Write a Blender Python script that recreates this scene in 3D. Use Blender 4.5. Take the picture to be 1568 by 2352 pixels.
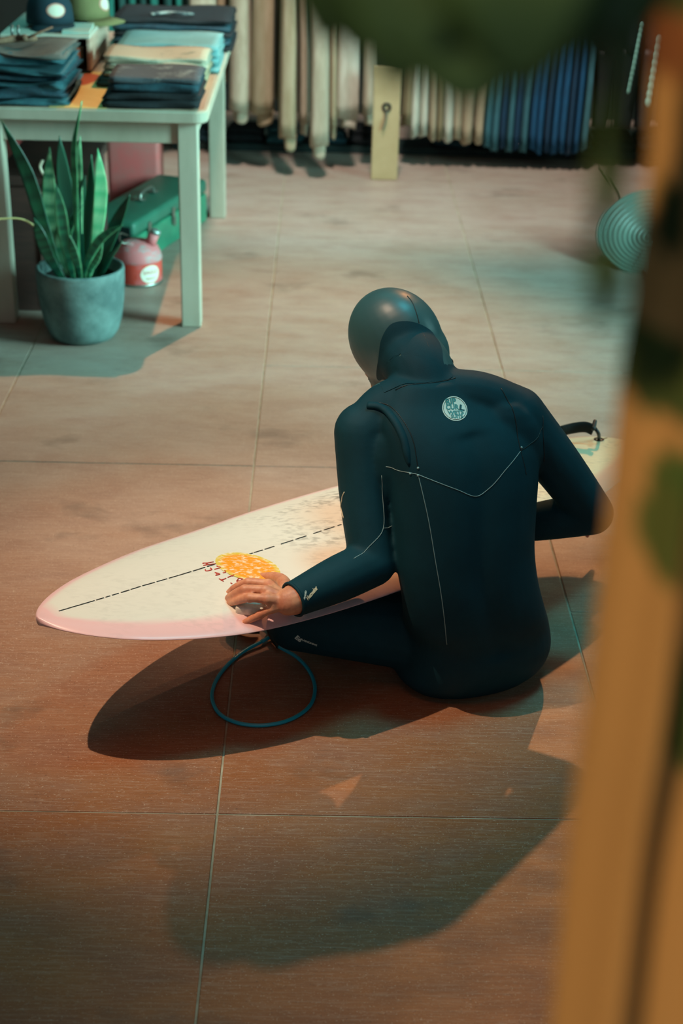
import bpy, bmesh, math, random
import numpy as np
from mathutils import Vector, Matrix, Euler
from mathutils.bvhtree import BVHTree

for o in list(bpy.data.objects):
    bpy.data.objects.remove(o)
sc = bpy.context.scene
COL = sc.collection
random.seed(7)

def lin(h):
    if isinstance(h, str):
        h = h.lstrip('#')
        c = [int(h[i:i + 2], 16) / 255 for i in (0, 2, 4)]
    else:
        c = [v / 255 for v in h]
    return tuple(v / 12.92 if v <= .04045 else ((v + .055) / 1.055) ** 2.4 for v in c)

# ---------------------------------------------------------------- camera
cam = bpy.data.cameras.new('camera')
cam_ob = bpy.data.objects.new('camera', cam)
COL.objects.link(cam_ob)
cam_ob.matrix_world = Matrix(((0.999662, -0.019040, -0.017694, 0.0000), (-0.007262, 0.449043, -0.893481, 0.0000), (0.024957, 0.893307, 0.448753, 1.7750), (0, 0, 0, 1)))
cam.sensor_fit = 'VERTICAL'
cam.sensor_height = 36.0
cam.lens = 53.1428
cam.clip_start = .05
cam.dof.use_dof = True
cam.dof.focus_distance = 2.95
cam.dof.aperture_fstop = 3.6
sc.camera = cam_ob

# ---------------------------------------------------------------- world, lights, exposure
w = bpy.data.worlds.new('world')
sc.world = w
w.use_nodes = True
bg = w.node_tree.nodes['Background']
bg.inputs[0].default_value = (*lin('#8a9ca4'), 1)
bg.inputs[1].default_value = .58
sc.view_settings.view_transform = 'Standard'
sc.view_settings.look = 'None'
sc.view_settings.exposure = 0
sc.view_settings.gamma = 1
sc.view_settings.use_curve_mapping = False

def lamp(name, kind, loc, target, energy, color, **kw):
    l = bpy.data.lights.new(name, kind)
    l.energy = energy
    l.color = lin(color)
    for k, v in kw.items():
        setattr(l, k, v)
    o = bpy.data.objects.new(name, l)
    COL.objects.link(o)
    o.location = loc
    o.rotation_euler = (Vector(target) - Vector(loc)).to_track_quat('-Z', 'Y').to_euler()
    return o

# warm track spot left of the surfer, nearly overhead
lamp('spot_warm', 'SPOT', (-1.5, 2.3, 3.9), (-.25, 2.95, 0), 640, '#ffdcbc', spot_size=math.radians(29), spot_blend=1, shadow_soft_size=.02)
# track spot from the back of the shop
lamp('spot_back', 'SPOT', (1.4, 6.9, 3.9), (.85, 2.7, 0), 560, '#ffae6c', spot_size=math.radians(25), spot_blend=.75, shadow_soft_size=.05)
# track spot on the table side
lamp('spot_table', 'SPOT', (.52, 6.7, 3.95), (-.2, 4.55, 0), 660, '#ffae7c', spot_size=math.radians(37), spot_blend=.8, shadow_soft_size=.03)
# added fill that brightens the rear clothes rail
lamp('rail_fill', 'SPOT', (.2, 5.2, 4.1), (.2, 7.6, .9), 820, '#ffece0', spot_size=math.radians(66), spot_blend=.5, shadow_soft_size=.2)
# added cool fill under the ceiling, towards the back left
lamp('back_fill', 'AREA', (-.6, 5.9, 4.2), (-.6, 5.7, 0), 18, '#58d8d6', shape='RECTANGLE', size=2.6, size_y=2.0, spread=math.radians(100))
# added cool overhead fill to lift the wetsuit's back
lamp('suit_fill', 'AREA', (.8, 2.9, 4.2), (.4, 2.8, 0), 7, '#4fd0e0', shape='RECTANGLE', size=.8, size_y=.8, spread=math.radians(50))
# cool daylight through the right shop window
lamp('window_light', 'AREA', (3.6, 4.1, 1.7), (-.8, 5.9, .3), 155, '#98d6d2', shape='RECTANGLE', size=2.4, size_y=1.8, spread=math.radians(62))
# added weak warm fill over the front floor
lamp('front_fill', 'AREA', (-.2, 1.4, 4.2), (-.2, 1.5, 0), 15, '#ff9c70', shape='RECTANGLE', size=2.2, size_y=1.2)
# added spot to brighten the jacket hanging beside the camera
lamp('jacket_fill', 'SPOT', (-1.3, -.6, 3.4), (.14, .55, 1.56), 200, '#ffd4a0', spot_size=math.radians(26), spot_blend=.6, shadow_soft_size=.1)

# ---------------------------------------------------------------- mesh helpers
class G:
    def __init__(s): s.v = []; s.f = []; s.m = []; s.c = []
    def __getitem__(s, i): return (s.v, s.f)[i]
    def add(s, vf, mi=0, col=None):
        n = len(s.v)
        s.v += [tuple(p) for p in vf[0]]
        s.f += [tuple(i + n for i in f) for f in vf[1]]
        s.m += [mi] * len(vf[1])
        s.c += (list(col) if col is not None and len(col) == len(vf[0]) and not isinstance(col[0], (int, float)) else [col or (1, 1, 1)] * len(vf[0]))
        return s

def merge(*gs):
    g = G()
    for x in gs: g.add(x)
    return (g.v, g.f)

def root_of(o):
    while o.parent: o = o.parent
    return o

def mk(name, geo, mat, parent=None, origin=None, smooth=True, kind=None, label=None, cat=None, group=None, cols=None, mi=None):
    """one mesh object; geo in world coordinates"""
    v, f = (geo.v, geo.f) if isinstance(geo, G) else geo
    if isinstance(geo, G) and len(set(geo.m)) > 1: mi = geo.m
    if parent is not None: org = Vector(root_of(parent).location)
    elif origin is not None: org = Vector(origin)
    else:
        a = np.array(v); org = Vector(((a[:, 0].min() + a[:, 0].max()) / 2, (a[:, 1].min() + a[:, 1].max()) / 2, a[:, 2].min()))
    me = bpy.data.meshes.new(name)
    a = np.array(v, dtype=float) - np.array(org)
    me.from_pydata([tuple(p) for p in a], [], f)
    for m in (mat if isinstance(mat, (list, tuple)) else [mat]): me.materials.append(m)
    if mi is not None: me.polygons.foreach_set('material_index', mi)
    if smooth: me.polygons.foreach_set('use_smooth', [True] * len(f))
    if cols is not None:
        at = me.color_attributes.new('Col', 'FLOAT_COLOR', 'POINT')
        at.data.foreach_set('color', [x for c in cols for x in (*c[:3], c[3] if len(c) > 3 else 1)])
    me.update()
    o = bpy.data.objects.new(name, me)
    COL.objects.link(o)
    if parent is not None: o.parent = parent
    else: o.location = org
    tag(o, label, cat, group, kind)
    return o

def tag(o, label=None, cat=None, group=None, kind=None):
    for k, val in (('label', label), ('category', cat), ('group', group), ('kind', kind)):
        if val: o[k] = val
    return o

def thing(name, loc, label, cat, group=None):
    o = bpy.data.objects.new(name, None)
    o.empty_display_size = .05
    COL.objects.link(o)
    o.location = loc
    return tag(o, label, cat, group)

def copy_tree(o, parent=None):
    c = o.copy(); COL.objects.link(c)
    if parent is not None: c.parent = parent
    for ch in list(o.children): copy_tree(ch, c)
    return c

def V(*a): return np.array(a, dtype=float)

def spline(P, n):
    P = np.array(P, dtype=float)
    if len(P) == 2: t = np.linspace(0, 1, n)[:, None]; return P[0] * (1 - t) + P[1] * t
    d = np.r_[0, np.cumsum(np.linalg.norm(np.diff(P[:, :3], axis=0), axis=1) ** .5 + 1e-9)]
    T = np.linspace(0, d[-1], n); out = []
    m = np.gradient(P, d, axis=0)
    for t in T:
        i = min(np.searchsorted(d, t, 'right') - 1, len(P) - 2); h = d[i + 1] - d[i]; u = (t - d[i]) / h
        out.append((2*u**3 - 3*u**2 + 1) * P[i] + (u**3 - 2*u**2 + u) * h * m[i] + (-2*u**3 + 3*u**2) * P[i+1] + (u**3 - u**2) * h * m[i+1])
    return np.array(out)

def frames(P):
    T = np.gradient(P, axis=0); T /= np.linalg.norm(T, axis=1)[:, None] + 1e-12
    a = V(0, 0, 1) if abs(T[0][2]) < .9 else V(1, 0, 0)
    N = []; n = np.cross(T[0], a)
    for t in T:
        n = n - np.dot(n, t) * t; n /= np.linalg.norm(n); N.append(n)
    N = np.array(N); return T, N, np.cross(T, N)

def tube(P, r, seg=10, n=None, caps=True, flat=1.0, closed=False):
    P = np.array(P, dtype=float)
    r = np.array([r] * len(P) if np.isscalar(r) else r, dtype=float)
    if n:
        Q = spline(np.c_[P, r], n); P, r = Q[:, :3], Q[:, 3]
    T, N, B = frames(P)
    v = []; f = []
    for i in range(len(P)):
        for k in range(seg):
            a = 2 * math.pi * k / seg
            v.append(P[i] + r[i] * (math.cos(a) * N[i] + flat * math.sin(a) * B[i]))
    m = len(P)
    for i in range(m - 1 + closed):
        for k in range(seg):
            f.append((i * seg + k, i * seg + (k + 1) % seg, ((i + 1) % m) * seg + (k + 1) % seg, ((i + 1) % m) * seg + k))
    if caps and not closed:
        f.append(tuple(reversed(range(seg)))); f.append(tuple(range((m - 1) * seg, m * seg)))
    return v, f

def limb(P, r, n=24, seg=16):
    """rounded tapered tube"""
    Q = spline(np.c_[np.array(P, float), np.array(r, float)], n)
    g = G(); g.add(tube(Q[:, :3], Q[:, 3], seg))
    g.add(ellipsoid(Q[0, :3], (Q[0, 3],) * 3)); g.add(ellipsoid(Q[-1, :3], (Q[-1, 3],) * 3))
    return g.v, g.f

def ellipsoid(c, r, rot=None, nu=16, nv=10):
    v = []; f = []
    R = np.eye(3) if rot is None else np.array(rot)
    for j in range(1, nv):
        p = math.pi * j / nv
        for i in range(nu):
            a = 2 * math.pi * i / nu
            v.append(np.array(c) + R @ V(r[0] * math.sin(p) * math.cos(a), r[1] * math.sin(p) * math.sin(a), r[2] * math.cos(p)))
    for j in range(nv - 2):
        for i in range(nu):
            f.append((j * nu + i, (j + 1) * nu + i, (j + 1) * nu + (i + 1) % nu, j * nu + (i + 1) % nu))
    t = len(v); v.append(np.array(c) + R @ V(0, 0, r[2])); v.append(np.array(c) - R @ V(0, 0, r[2]))
    for i in range(nu):
        f.append((t, i, (i + 1) % nu)); f.append((t + 1, (nv - 2) * nu + (i + 1) % nu, (nv - 2) * nu + i))
    return v, f

def loft(sections, cap=True, closed=True):
    """sections: list of rings with equal vertex counts"""
    n = len(sections[0]); v = [p for s in sections for p in s]; f = []
    for i in range(len(sections) - 1):
        for k in range(n if closed else n - 1):
            f.append((i * n + k, i * n + (k + 1) % n, (i + 1) * n + (k + 1) % n, (i + 1) * n + k))
    if cap:
        f.append(tuple(reversed(range(n)))); f.append(tuple(range((len(sections) - 1) * n, len(sections) * n)))
    return v, f

def lathe(c, prof, seg=40, a0=0, a1=2 * math.pi):
    v = []; f = []; m = len(prof)
    for k in range(seg):
        a = 2 * math.pi * k / seg
        for (r, z) in prof: v.append((c[0] + r * math.cos(a), c[1] + r * math.sin(a), c[2] + z))
    for k in range(seg):
        k2 = (k + 1) % seg
        for i in range(m - 1):
            f.append((k * m + i, k2 * m + i, k2 * m + i + 1, k * m + i + 1))
    return v, f

def box(lo, hi, bev=.004, seg=2, rot=0, pivot=None, jitter=0):
    bm = bmesh.new(); bmesh.ops.create_cube(bm, size=1)
    lo, hi = V(*lo), V(*hi)
    for q in bm.verts: q.co = Vector((lo + hi) / 2 + V(*q.co) * (hi - lo))
    if bev: bmesh.ops.bevel(bm, geom=list(bm.edges), offset=bev, segments=seg, profile=.5, affect='EDGES')
    bm.verts.index_update()
    pv = V(*pivot) if pivot is not None else (lo + hi) / 2
    c, s = math.cos(rot), math.sin(rot)
    v = []
    for q in bm.verts:
        d = V(*q.co) - pv; v.append(pv + V(c * d[0] - s * d[1], s * d[0] + c * d[1], d[2]))
    f = [tuple(x.index for x in p.verts) for p in bm.faces]
    bm.free(); return v, f

def xform(geo, M):
    return [tuple(M @ Vector(p)) for p in geo[0]], geo[1]

def remesh(geo, voxel, smooth=4, factor=.5):
    me = bpy.data.meshes.new('tmp'); me.from_pydata([tuple(p) for p in geo[0]], [], geo[1])
    bm = bmesh.new(); bm.from_mesh(me); bmesh.ops.recalc_face_normals(bm, faces=bm.faces); bm.to_mesh(me); bm.free()
    o = bpy.data.objects.new('tmp', me); COL.objects.link(o)
    m = o.modifiers.new('r', 'REMESH'); m.mode = 'VOXEL'; m.voxel_size = voxel; m.adaptivity = 0
    if smooth:
        s = o.modifiers.new('s', 'SMOOTH'); s.iterations = smooth; s.factor = factor
    dg = bpy.context.evaluated_depsgraph_get(); e = o.evaluated_get(dg); em = e.to_mesh()
    n = len(em.vertices); a = np.empty(n * 3); em.vertices.foreach_get('co', a)
    f = [tuple(p.vertices) for p in em.polygons]
    e.to_mesh_clear(); bpy.data.objects.remove(o); bpy.data.meshes.remove(me)
    return a.reshape(-1, 3), f

def bvh_of(geo): return BVHTree.FromPolygons([tuple(p) for p in geo[0]], geo[1])

def snap(P, bvh, off=0.0):
    out = []
    for p in P:
        loc, nor, i, d = bvh.find_nearest(Vector(p))
        out.append(np.array(loc + nor * off))
    return np.array(out)

def text_geo(s, size=1.0, extrude=0.0, offset=0.0, shear=0.0):
    cu = bpy.data.curves.new('t', 'FONT'); cu.body = s; cu.size = size; cu.align_x = 'CENTER'; cu.align_y = 'CENTER'
    cu.offset = offset; cu.shear = shear; cu.resolution_u = 3; cu.extrude = extrude
    o = bpy.data.objects.new('t', cu); COL.objects.link(o)
    dg = bpy.context.evaluated_depsgraph_get(); e = o.evaluated_get(dg); me = e.to_mesh()
    v = [tuple(p.co) for p in me.vertices]; f = [tuple(p.vertices) for p in me.polygons]
    e.to_mesh_clear(); bpy.data.objects.remove(o); bpy.data.curves.remove(cu)
    return v, f

# ---------------------------------------------------------------- materials
def mat(name, color, rough=.6, metal=0.0, spec=.5, var=None, scale=20, stretch=(1, 1, 1), bump=0.0, bscale=None, detail=4, coat=0, sheen=0, trans=0, amount=1.0, attr=False, lo=.35, hi=.65, coords='Object', sss=0):
    """principled material: colour (hex) blended with var (hex) through noise; optional fine bump"""
    m = bpy.data.materials.new(name); m.use_nodes = True
    nt = m.node_tree; N = nt.nodes; L = nt.links
    b = N['Principled BSDF']
    b.inputs['Base Color'].default_value = (*lin(color), 1)
    b.inputs['Roughness'].default_value = rough; b.inputs['Metallic'].default_value = metal
    b.inputs['Specular IOR Level'].default_value = spec
    if coat: b.inputs['Coat Weight'].default_value = coat; b.inputs['Coat Roughness'].default_value = .15
    if sheen: b.inputs['Sheen Weight'].default_value = sheen; b.inputs['Sheen Roughness'].default_value = .5
    if trans: b.inputs['Transmission Weight'].default_value = trans
    if sss:
        b.inputs['Subsurface Weight'].default_value = sss; b.inputs['Subsurface Radius'].default_value = (.01, .004, .002)
    tc = N.new('ShaderNodeTexCoord'); mp = N.new('ShaderNodeMapping'); mp.inputs['Scale'].default_value = stretch
    L.new(tc.outputs[coords], mp.inputs[0])
    src = None
    if attr:
        a = N.new('ShaderNodeAttribute'); a.attribute_name = 'Col'; src = a.outputs['Color']
    if var:
        nz = N.new('ShaderNodeTexNoise'); nz.inputs['Scale'].default_value = scale; nz.inputs['Detail'].default_value = detail; nz.inputs['Roughness'].default_value = .65
        L.new(mp.outputs[0], nz.inputs['Vector'])
        rp = N.new('ShaderNodeMapRange'); rp.inputs['From Min'].default_value = lo; rp.inputs['From Max'].default_value = hi; rp.inputs['To Max'].default_value = amount
        L.new(nz.outputs['Fac'], rp.inputs['Value'])
        mx = N.new('ShaderNodeMix'); mx.data_type = 'RGBA'; mx.inputs['A'].default_value = (*lin(color), 1); mx.inputs['B'].default_value = (*lin(var), 1)
        if attr: L.new(src, mx.inputs['A'])
        L.new(rp.outputs[0], mx.inputs['Factor']); src = mx.outputs['Result']
    if src is not None: L.new(src, b.inputs['Base Color'])
    if bump:
        n2 = N.new('ShaderNodeTexNoise'); n2.inputs['Scale'].default_value = bscale or scale * 4; n2.inputs['Detail'].default_value = 3
        L.new(mp.outputs[0], n2.inputs['Vector'])
        bp = N.new('ShaderNodeBump'); bp.inputs['Strength'].default_value = bump; bp.inputs['Distance'].default_value = .004
        L.new(n2.outputs['Fac'], bp.inputs['Height']); L.new(bp.outputs[0], b.inputs['Normal'])
    return m

def floor_mat():
    m = bpy.data.materials.new('stained_concrete'); m.use_nodes = True
    nt = m.node_tree; N = nt.nodes; L = nt.links; b = N['Principled BSDF']
    geo = N.new('ShaderNodeNewGeometry')
    def noise(scale, stretch=(1, 1, 1), detail=5, rough=.6):
        mp = N.new('ShaderNodeMapping'); mp.inputs['Scale'].default_value = stretch; L.new(geo.outputs['Position'], mp.inputs[0])
        z = N.new('ShaderNodeTexNoise'); z.inputs['Scale'].default_value = scale; z.inputs['Detail'].default_value = detail; z.inputs['Roughness'].default_value = rough
        L.new(mp.outputs[0], z.inputs['Vector']); return z.outputs['Fac']
    def rng(x, a, c, lo=0., hi=1.):
        r = N.new('ShaderNodeMapRange'); r.inputs['From Min'].default_value = a; r.inputs['From Max'].default_value = c
        r.inputs['To Min'].default_value = lo; r.inputs['To Max'].default_value = hi; L.new(x, r.inputs['Value']); return r.outputs[0]
    def mix(f, A, B, mode='MIX'):
        x = N.new('ShaderNodeMix'); x.data_type = 'RGBA'; x.blend_type = mode
        for k, val in (('A', A), ('B', B)):
            if isinstance(val, str): x.inputs[k].default_value = (*lin(val), 1)
            else: L.new(val, x.inputs[k])
        if isinstance(f, float): x.inputs['Factor'].default_value = f
        else: L.new(f, x.inputs['Factor'])
        return x.outputs['Result']
    def mul(a, c):
        x = N.new('ShaderNodeMath'); x.operation = 'MULTIPLY'; L.new(a, x.inputs[0])
        if isinstance(c, float): x.inputs[1].default_value = c
        else: L.new(c, x.inputs[1])
        return x.outputs[0]
    cloud = noise(1.3, (1, 1.6, 1)); cloud2 = noise(4.5, (1, 2.2, 1)); streak = noise(7, (1.5, 26, 1), 6, .7); speck = noise(260, detail=2); fine = noise(60, (1, 3, 1))
    sep = N.new('ShaderNodeSeparateXYZ'); L.new(geo.outputs['Position'], sep.inputs[0])
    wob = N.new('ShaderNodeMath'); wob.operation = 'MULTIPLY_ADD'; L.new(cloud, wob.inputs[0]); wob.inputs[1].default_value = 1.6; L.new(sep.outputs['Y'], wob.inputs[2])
    depth_mix = rng(wob.outputs[0], 3.0, 5.4)   # base colour shifts from red-brown to grey-taupe deeper in the shop
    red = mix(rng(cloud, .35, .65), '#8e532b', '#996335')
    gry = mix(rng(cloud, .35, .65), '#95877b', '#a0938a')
    c = mix(depth_mix, red, gry)
    c = mix(rng(cloud2, .42, .72, 0, .5), c, '#7a5a4c')
    c = mix(rng(streak, .5, .74, 0, .5), c, '#b39c88')
    c = mix(rng(streak, .28, .44, .4, 0), c, '#5f4335')
    c = mix(rng(fine, .56, .72, 0, .35), c, '#c2ad98')
    c = mix(rng(speck, .63, .70, 0, .55), c, '#cdb9a2')
    c = mix(rng(noise(180, detail=2), .64, .72, 0, .5), c, '#4a3226')
    stain = noise(2.6, (1, 1.5, 1), 4)
    c = mix(rng(stain, .60, .69, 0, .45), c, '#53473f')
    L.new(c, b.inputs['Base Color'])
    L.new(rng(cloud2, .3, .7, .42, .62), b.inputs['Roughness'])
    b.inputs['Specular IOR Level'].default_value = .5
    bp = N.new('ShaderNodeBump'); bp.inputs['Strength'].default_value = .35; bp.inputs['Distance'].default_value = .0015
    s = N.new('ShaderNodeMath'); s.operation = 'ADD'; L.new(streak, s.inputs[0]); L.new(mul(speck, .6), s.inputs[1])
    L.new(s.outputs[0], bp.inputs['Height']); L.new(bp.outputs[0], b.inputs['Normal'])
    return m

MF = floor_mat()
M_joint = mat('joint_filler', '#b2b29c', .9, var='#86816c', scale=9)
M_wall = mat('wall_dark', '#10201f', .85, var='#162a28', scale=3)
M_plaster = mat('plaster_grey', '#51605c', .9, var='#46544f', scale=3)

# ---------------------------------------------------------------- structure
S, AX, GY = 0.7700, -0.1710, 2.2700
X0, X1, Y0, Y1, ZC = -3.255, 3.69, -.815, 8.44, 4.3
fl = mk('floor', box((X0, Y0, -.12), (X1, Y1, -.0028), 0), M_joint, kind='structure', smooth=False)
cache = {}
def slab(i, y0, y1):
    ln = round(y1 - y0, 4)
    if ln not in cache:
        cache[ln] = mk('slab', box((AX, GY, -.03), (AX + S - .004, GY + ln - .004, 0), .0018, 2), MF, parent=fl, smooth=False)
        c = cache[ln]
    else:
        c = cache[ln].copy(); COL.objects.link(c); c.parent = fl
    c.location = (i * S + .002, y0 - GY + .002, -random.random() * .0008)
for i in range(-4, 5):
    for k0, k1 in (((-4, -3), (-3, -2), (-2, -1), (-1, 0)) + (((0, 2), (2, 8)) if i < 0 else ((0, 2), (2, 3), (3, 8)) if i == 0 else ((0, 1), (1, 2), (2, 3), (3, 8)))):
        slab(i, GY + k0 * S, GY + k1 * S)
mk('wall_back', box((X0, Y1, 0), (X1, Y1 + .12, ZC), 0), M_wall, kind='structure', smooth=False)
mk('wall_left', box((X0 - .12, Y0, 0), (X0, Y1, ZC), 0), M_plaster, kind='structure', smooth=False)
mk('wall_right', box((X1, Y0, 0), (X1 + .12, Y1, ZC), 0), M_plaster, kind='structure', smooth=False)
mk('ceiling', box((X0, Y0, ZC), (X1, Y1, ZC + .1), 0), M_plaster, kind='structure', smooth=False)
mk('baseboard_back', box((X0, Y1 - .02, 0), (X1, Y1, .1), .004), M_wall, kind='structure', smooth=False)

# ---------------------------------------------------------------- surfboard
M_deck = mat('foam_deck', '#ece4c6', .38, attr=True, spec=.4, coat=.15)
M_wax = mat('wax_smears', '#8f8c80', .8)
nt = M_deck.node_tree; N = nt.nodes; L = nt.links; b = N['Principled BSDF']
# dirty wax: noise patches masked by the alpha of the painted attribute
at = [n for n in N if n.type == 'ATTRIBUTE'][0]
tc = [n for n in N if n.type == 'TEX_COORD'][0]
mp = N.new('ShaderNodeMapping'); mp.inputs['Rotation'].default_value = (0, 0, math.radians(-36)); mp.inputs['Scale'].default_value = (55, 120, 40); L.new(tc.outputs['Object'], mp.inputs[0])
z1 = N.new('ShaderNodeTexNoise'); z1.inputs['Scale'].default_value = 1.0; z1.inputs['Detail'].default_value = 5; L.new(mp.outputs[0], z1.inputs['Vector'])
mp2 = N.new('ShaderNodeMapping'); mp2.inputs['Scale'].default_value = (9, 14, 9); L.new(tc.outputs['Object'], mp2.inputs[0])
z2 = N.new('ShaderNodeTexNoise'); z2.inputs['Scale'].default_value = 1.0; z2.inputs['Detail'].default_value = 3; L.new(mp2.outputs[0], z2.inputs['Vector'])
r1 = N.new('ShaderNodeMapRange'); r1.inputs['From Min'].default_value = .47; r1.inputs['From Max'].default_value = .62; L.new(z1.outputs['Fac'], r1.inputs['Value'])
r2 = N.new('ShaderNodeMapRange'); r2.inputs['From Min'].default_value = .36; r2.inputs['From Max'].default_value = .6; L.new(z2.outputs['Fac'], r2.inputs['Value'])
m1 = N.new('ShaderNodeMath'); m1.operation = 'MULTIPLY'; L.new(r1.outputs[0], m1.inputs[0]); L.new(r2.outputs[0], m1.inputs[1])
m2 = N.new('ShaderNodeMath'); m2.operation = 'MULTIPLY'; L.new(m1.outputs[0], m2.inputs[0]); L.new(at.outputs['Alpha'], m2.inputs[1])
mx = N.new('ShaderNodeMix'); mx.data_type = 'RGBA'; mx.inputs['B'].default_value = (*lin('#85837a'), 1); L.new(at.outputs['Color'], mx.inputs['A']); L.new(m2.outputs[0], mx.inputs['Factor'])
L.new(mx.outputs['Result'], b.inputs['Base Color'])
bp = N.new('ShaderNodeBump'); bp.inputs['Strength'].default_value = .5; bp.inputs['Distance'].default_value = .002
m3 = N.new('ShaderNodeMath'); m3.operation = 'MULTIPLY'; L.new(z1.outputs['Fac'], m3.inputs[0]); L.new(at.outputs['Alpha'], m3.inputs[1]); L.new(m3.outputs[0], bp.inputs['Height']); L.new(bp.outputs[0], b.inputs['Normal'])

NOSE = V(*(-0.5152, 2.4495, 0.3000)); TAIL = V(*(0.7647, 3.4104, 0.2650))
BL = float(np.hypot(*(TAIL - NOSE)[:2])); BU = (TAIL - NOSE)[:2] / BL; BN = V(-BU[1], BU[0])
WS = [(0, .003), (.006, .024), (.02, .055), (.05, .098), (.1, .146), (.2, .202), (.3, .223), (.42, .234), (.55, .23), (.7, .207), (.85, .160), (.93, .121), (.97, .089), (.99, .055), (.998, .026), (1, .004)]
def bw(s): return float(np.interp(s, [a for a, _ in WS], [c for _, c in WS]))
# smooth half width table
_ss = np.linspace(0, 1, 801); _w = spline(np.array([(a, c, 0) for a, c in WS]), 801); _wi = np.interp(_ss, _w[:, 0], _w[:, 1])
def bw(s): return float(np.interp(s, _ss, _wi))
def rockz(s): return .25 + .05 * max(0, 1 - s / .35) ** 2 + .015 * max(0, (s - .7) / .3) ** 2
def shift(s): return .006 + .0 * s
def BP(s, o):
    """rail point in plan"""
    return NOSE[:2] + BU * s * BL + BN * (o + shift(s))
def thick(s): return max(.12, min(1, (s + .02) / .28, (1.03 - s) / .3)) ** .6
def deck_pt(s, o, off=0.0):
    w = max(bw(s), .003); q = max(-1, min(1, o / w)); p = BP(s, o)
    return V(p[0], p[1], rockz(s) + .034 * thick(s) * (1 - abs(q) ** 2.6) ** .75 + off)
def board_so(x, y):
    d = V(x, y) - NOSE[:2]; return float(d @ BU / BL), float(d @ BN)
nS = 120; sS = 1 - (np.cos(np.linspace(0, math.pi, nS)) * .5 + .5); sS = .0015 + sS * .998
nK = 56; secs = []; cols = []
CREAM, PINK, TAN = lin('#dfdccf'), lin('#e8bcbb'), lin('#dca992')
for s in sS:
    w_ = bw(s); ring = []
    for k in range(nK):
        a = 2 * math.pi * k / nK; q = math.cos(a); q = math.copysign(abs(q) ** .8, q)
        t = thick(s); up = math.sin(a) >= 0
        z = rockz(s) + (.034 * t * (1 - abs(q) ** 2.6) ** .75 if up else -.030 * t * (1 - abs(q) ** 3) ** .8)
        p = BP(s, q * w_); ring.append((p[0], p[1], z))
        e = w_ * (1 - abs(q)); lim = .05 if q < 0 else .02
        f = max(0, min(1, (lim * (1.0 if s > .02 else 3) - e) / .016 + .5)) if up else 1.0
        f = max(f, max(0, min(1, (.035 - s) / .02)))
        tail = max(0, min(1, (s - .6) / .2))
        pk = [PINK[i] * (1 - tail) + TAN[i] * tail for i in range(3)]; cr = [CREAM[i] * (1 - .0 * tail) for i in range(3)]
        cr = [cr[i] * (1 - tail) + lin('#dccdaa')[i] * tail for i in range(3)]
        wx = max(0, min(1, (s - .34) / .12)) * (1 - .55 * tail) * (1 if up else 0) * max(0, min(1, (e - .035) / .04)); wx = max(wx, .12 * (s > .06) * up)
        cols.append((*[cr[i] * (1 - f) + pk[i] * f for i in range(3)], wx))
    secs.append(ring)
board = mk('surfboard', loft(secs), M_deck, origin=(*BP(.5, 0), .2), cols=cols,
           label='cream surfboard with pink rails and an orange oval decal, across the seated surfer\'s lap', cat='surfboard')
M_ink = mat('black_ink', '#1d1b18', .6); M_red = mat('red_marker', '#b5392c', .6)
# dashed stringer line
rs = random.Random(3); s = .03
def dash(s0, s1, o0, o1, w0, w1):
    nn = 5; f_ = [s0 + (s1 - s0) * i / nn for i in range(nn + 1)]
    A_ = [deck_pt(q, o0 + (o1 - o0) * i / nn + w0, .0008) for i, q in enumerate(f_)]; B_ = [deck_pt(q, o0 + (o1 - o0) * i / nn - w1, .0008) for i, q in enumerate(f_)]
    mk('stringer_dash', ([tuple(p) for p in A_ + B_], [(i, nn + 1 + i, nn + 2 + i, i + 1) for i in range(nn)]), M_ink, parent=board)
def so_(s): return .0165 * min(1, s / .15)
while s < .46:
    ln = .05 if s < .07 else rs.uniform(.006, .020)
    dash(s, s + ln, so_(s), so_(s + ln), .0015, .0015 * rs.uniform(.6, 1)); s += ln + (rs.uniform(.0006, .003) if s < .33 else rs.uniform(.002, .012))
dash(.975, .985, .0335, .0335, .0015, .0015)
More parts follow.
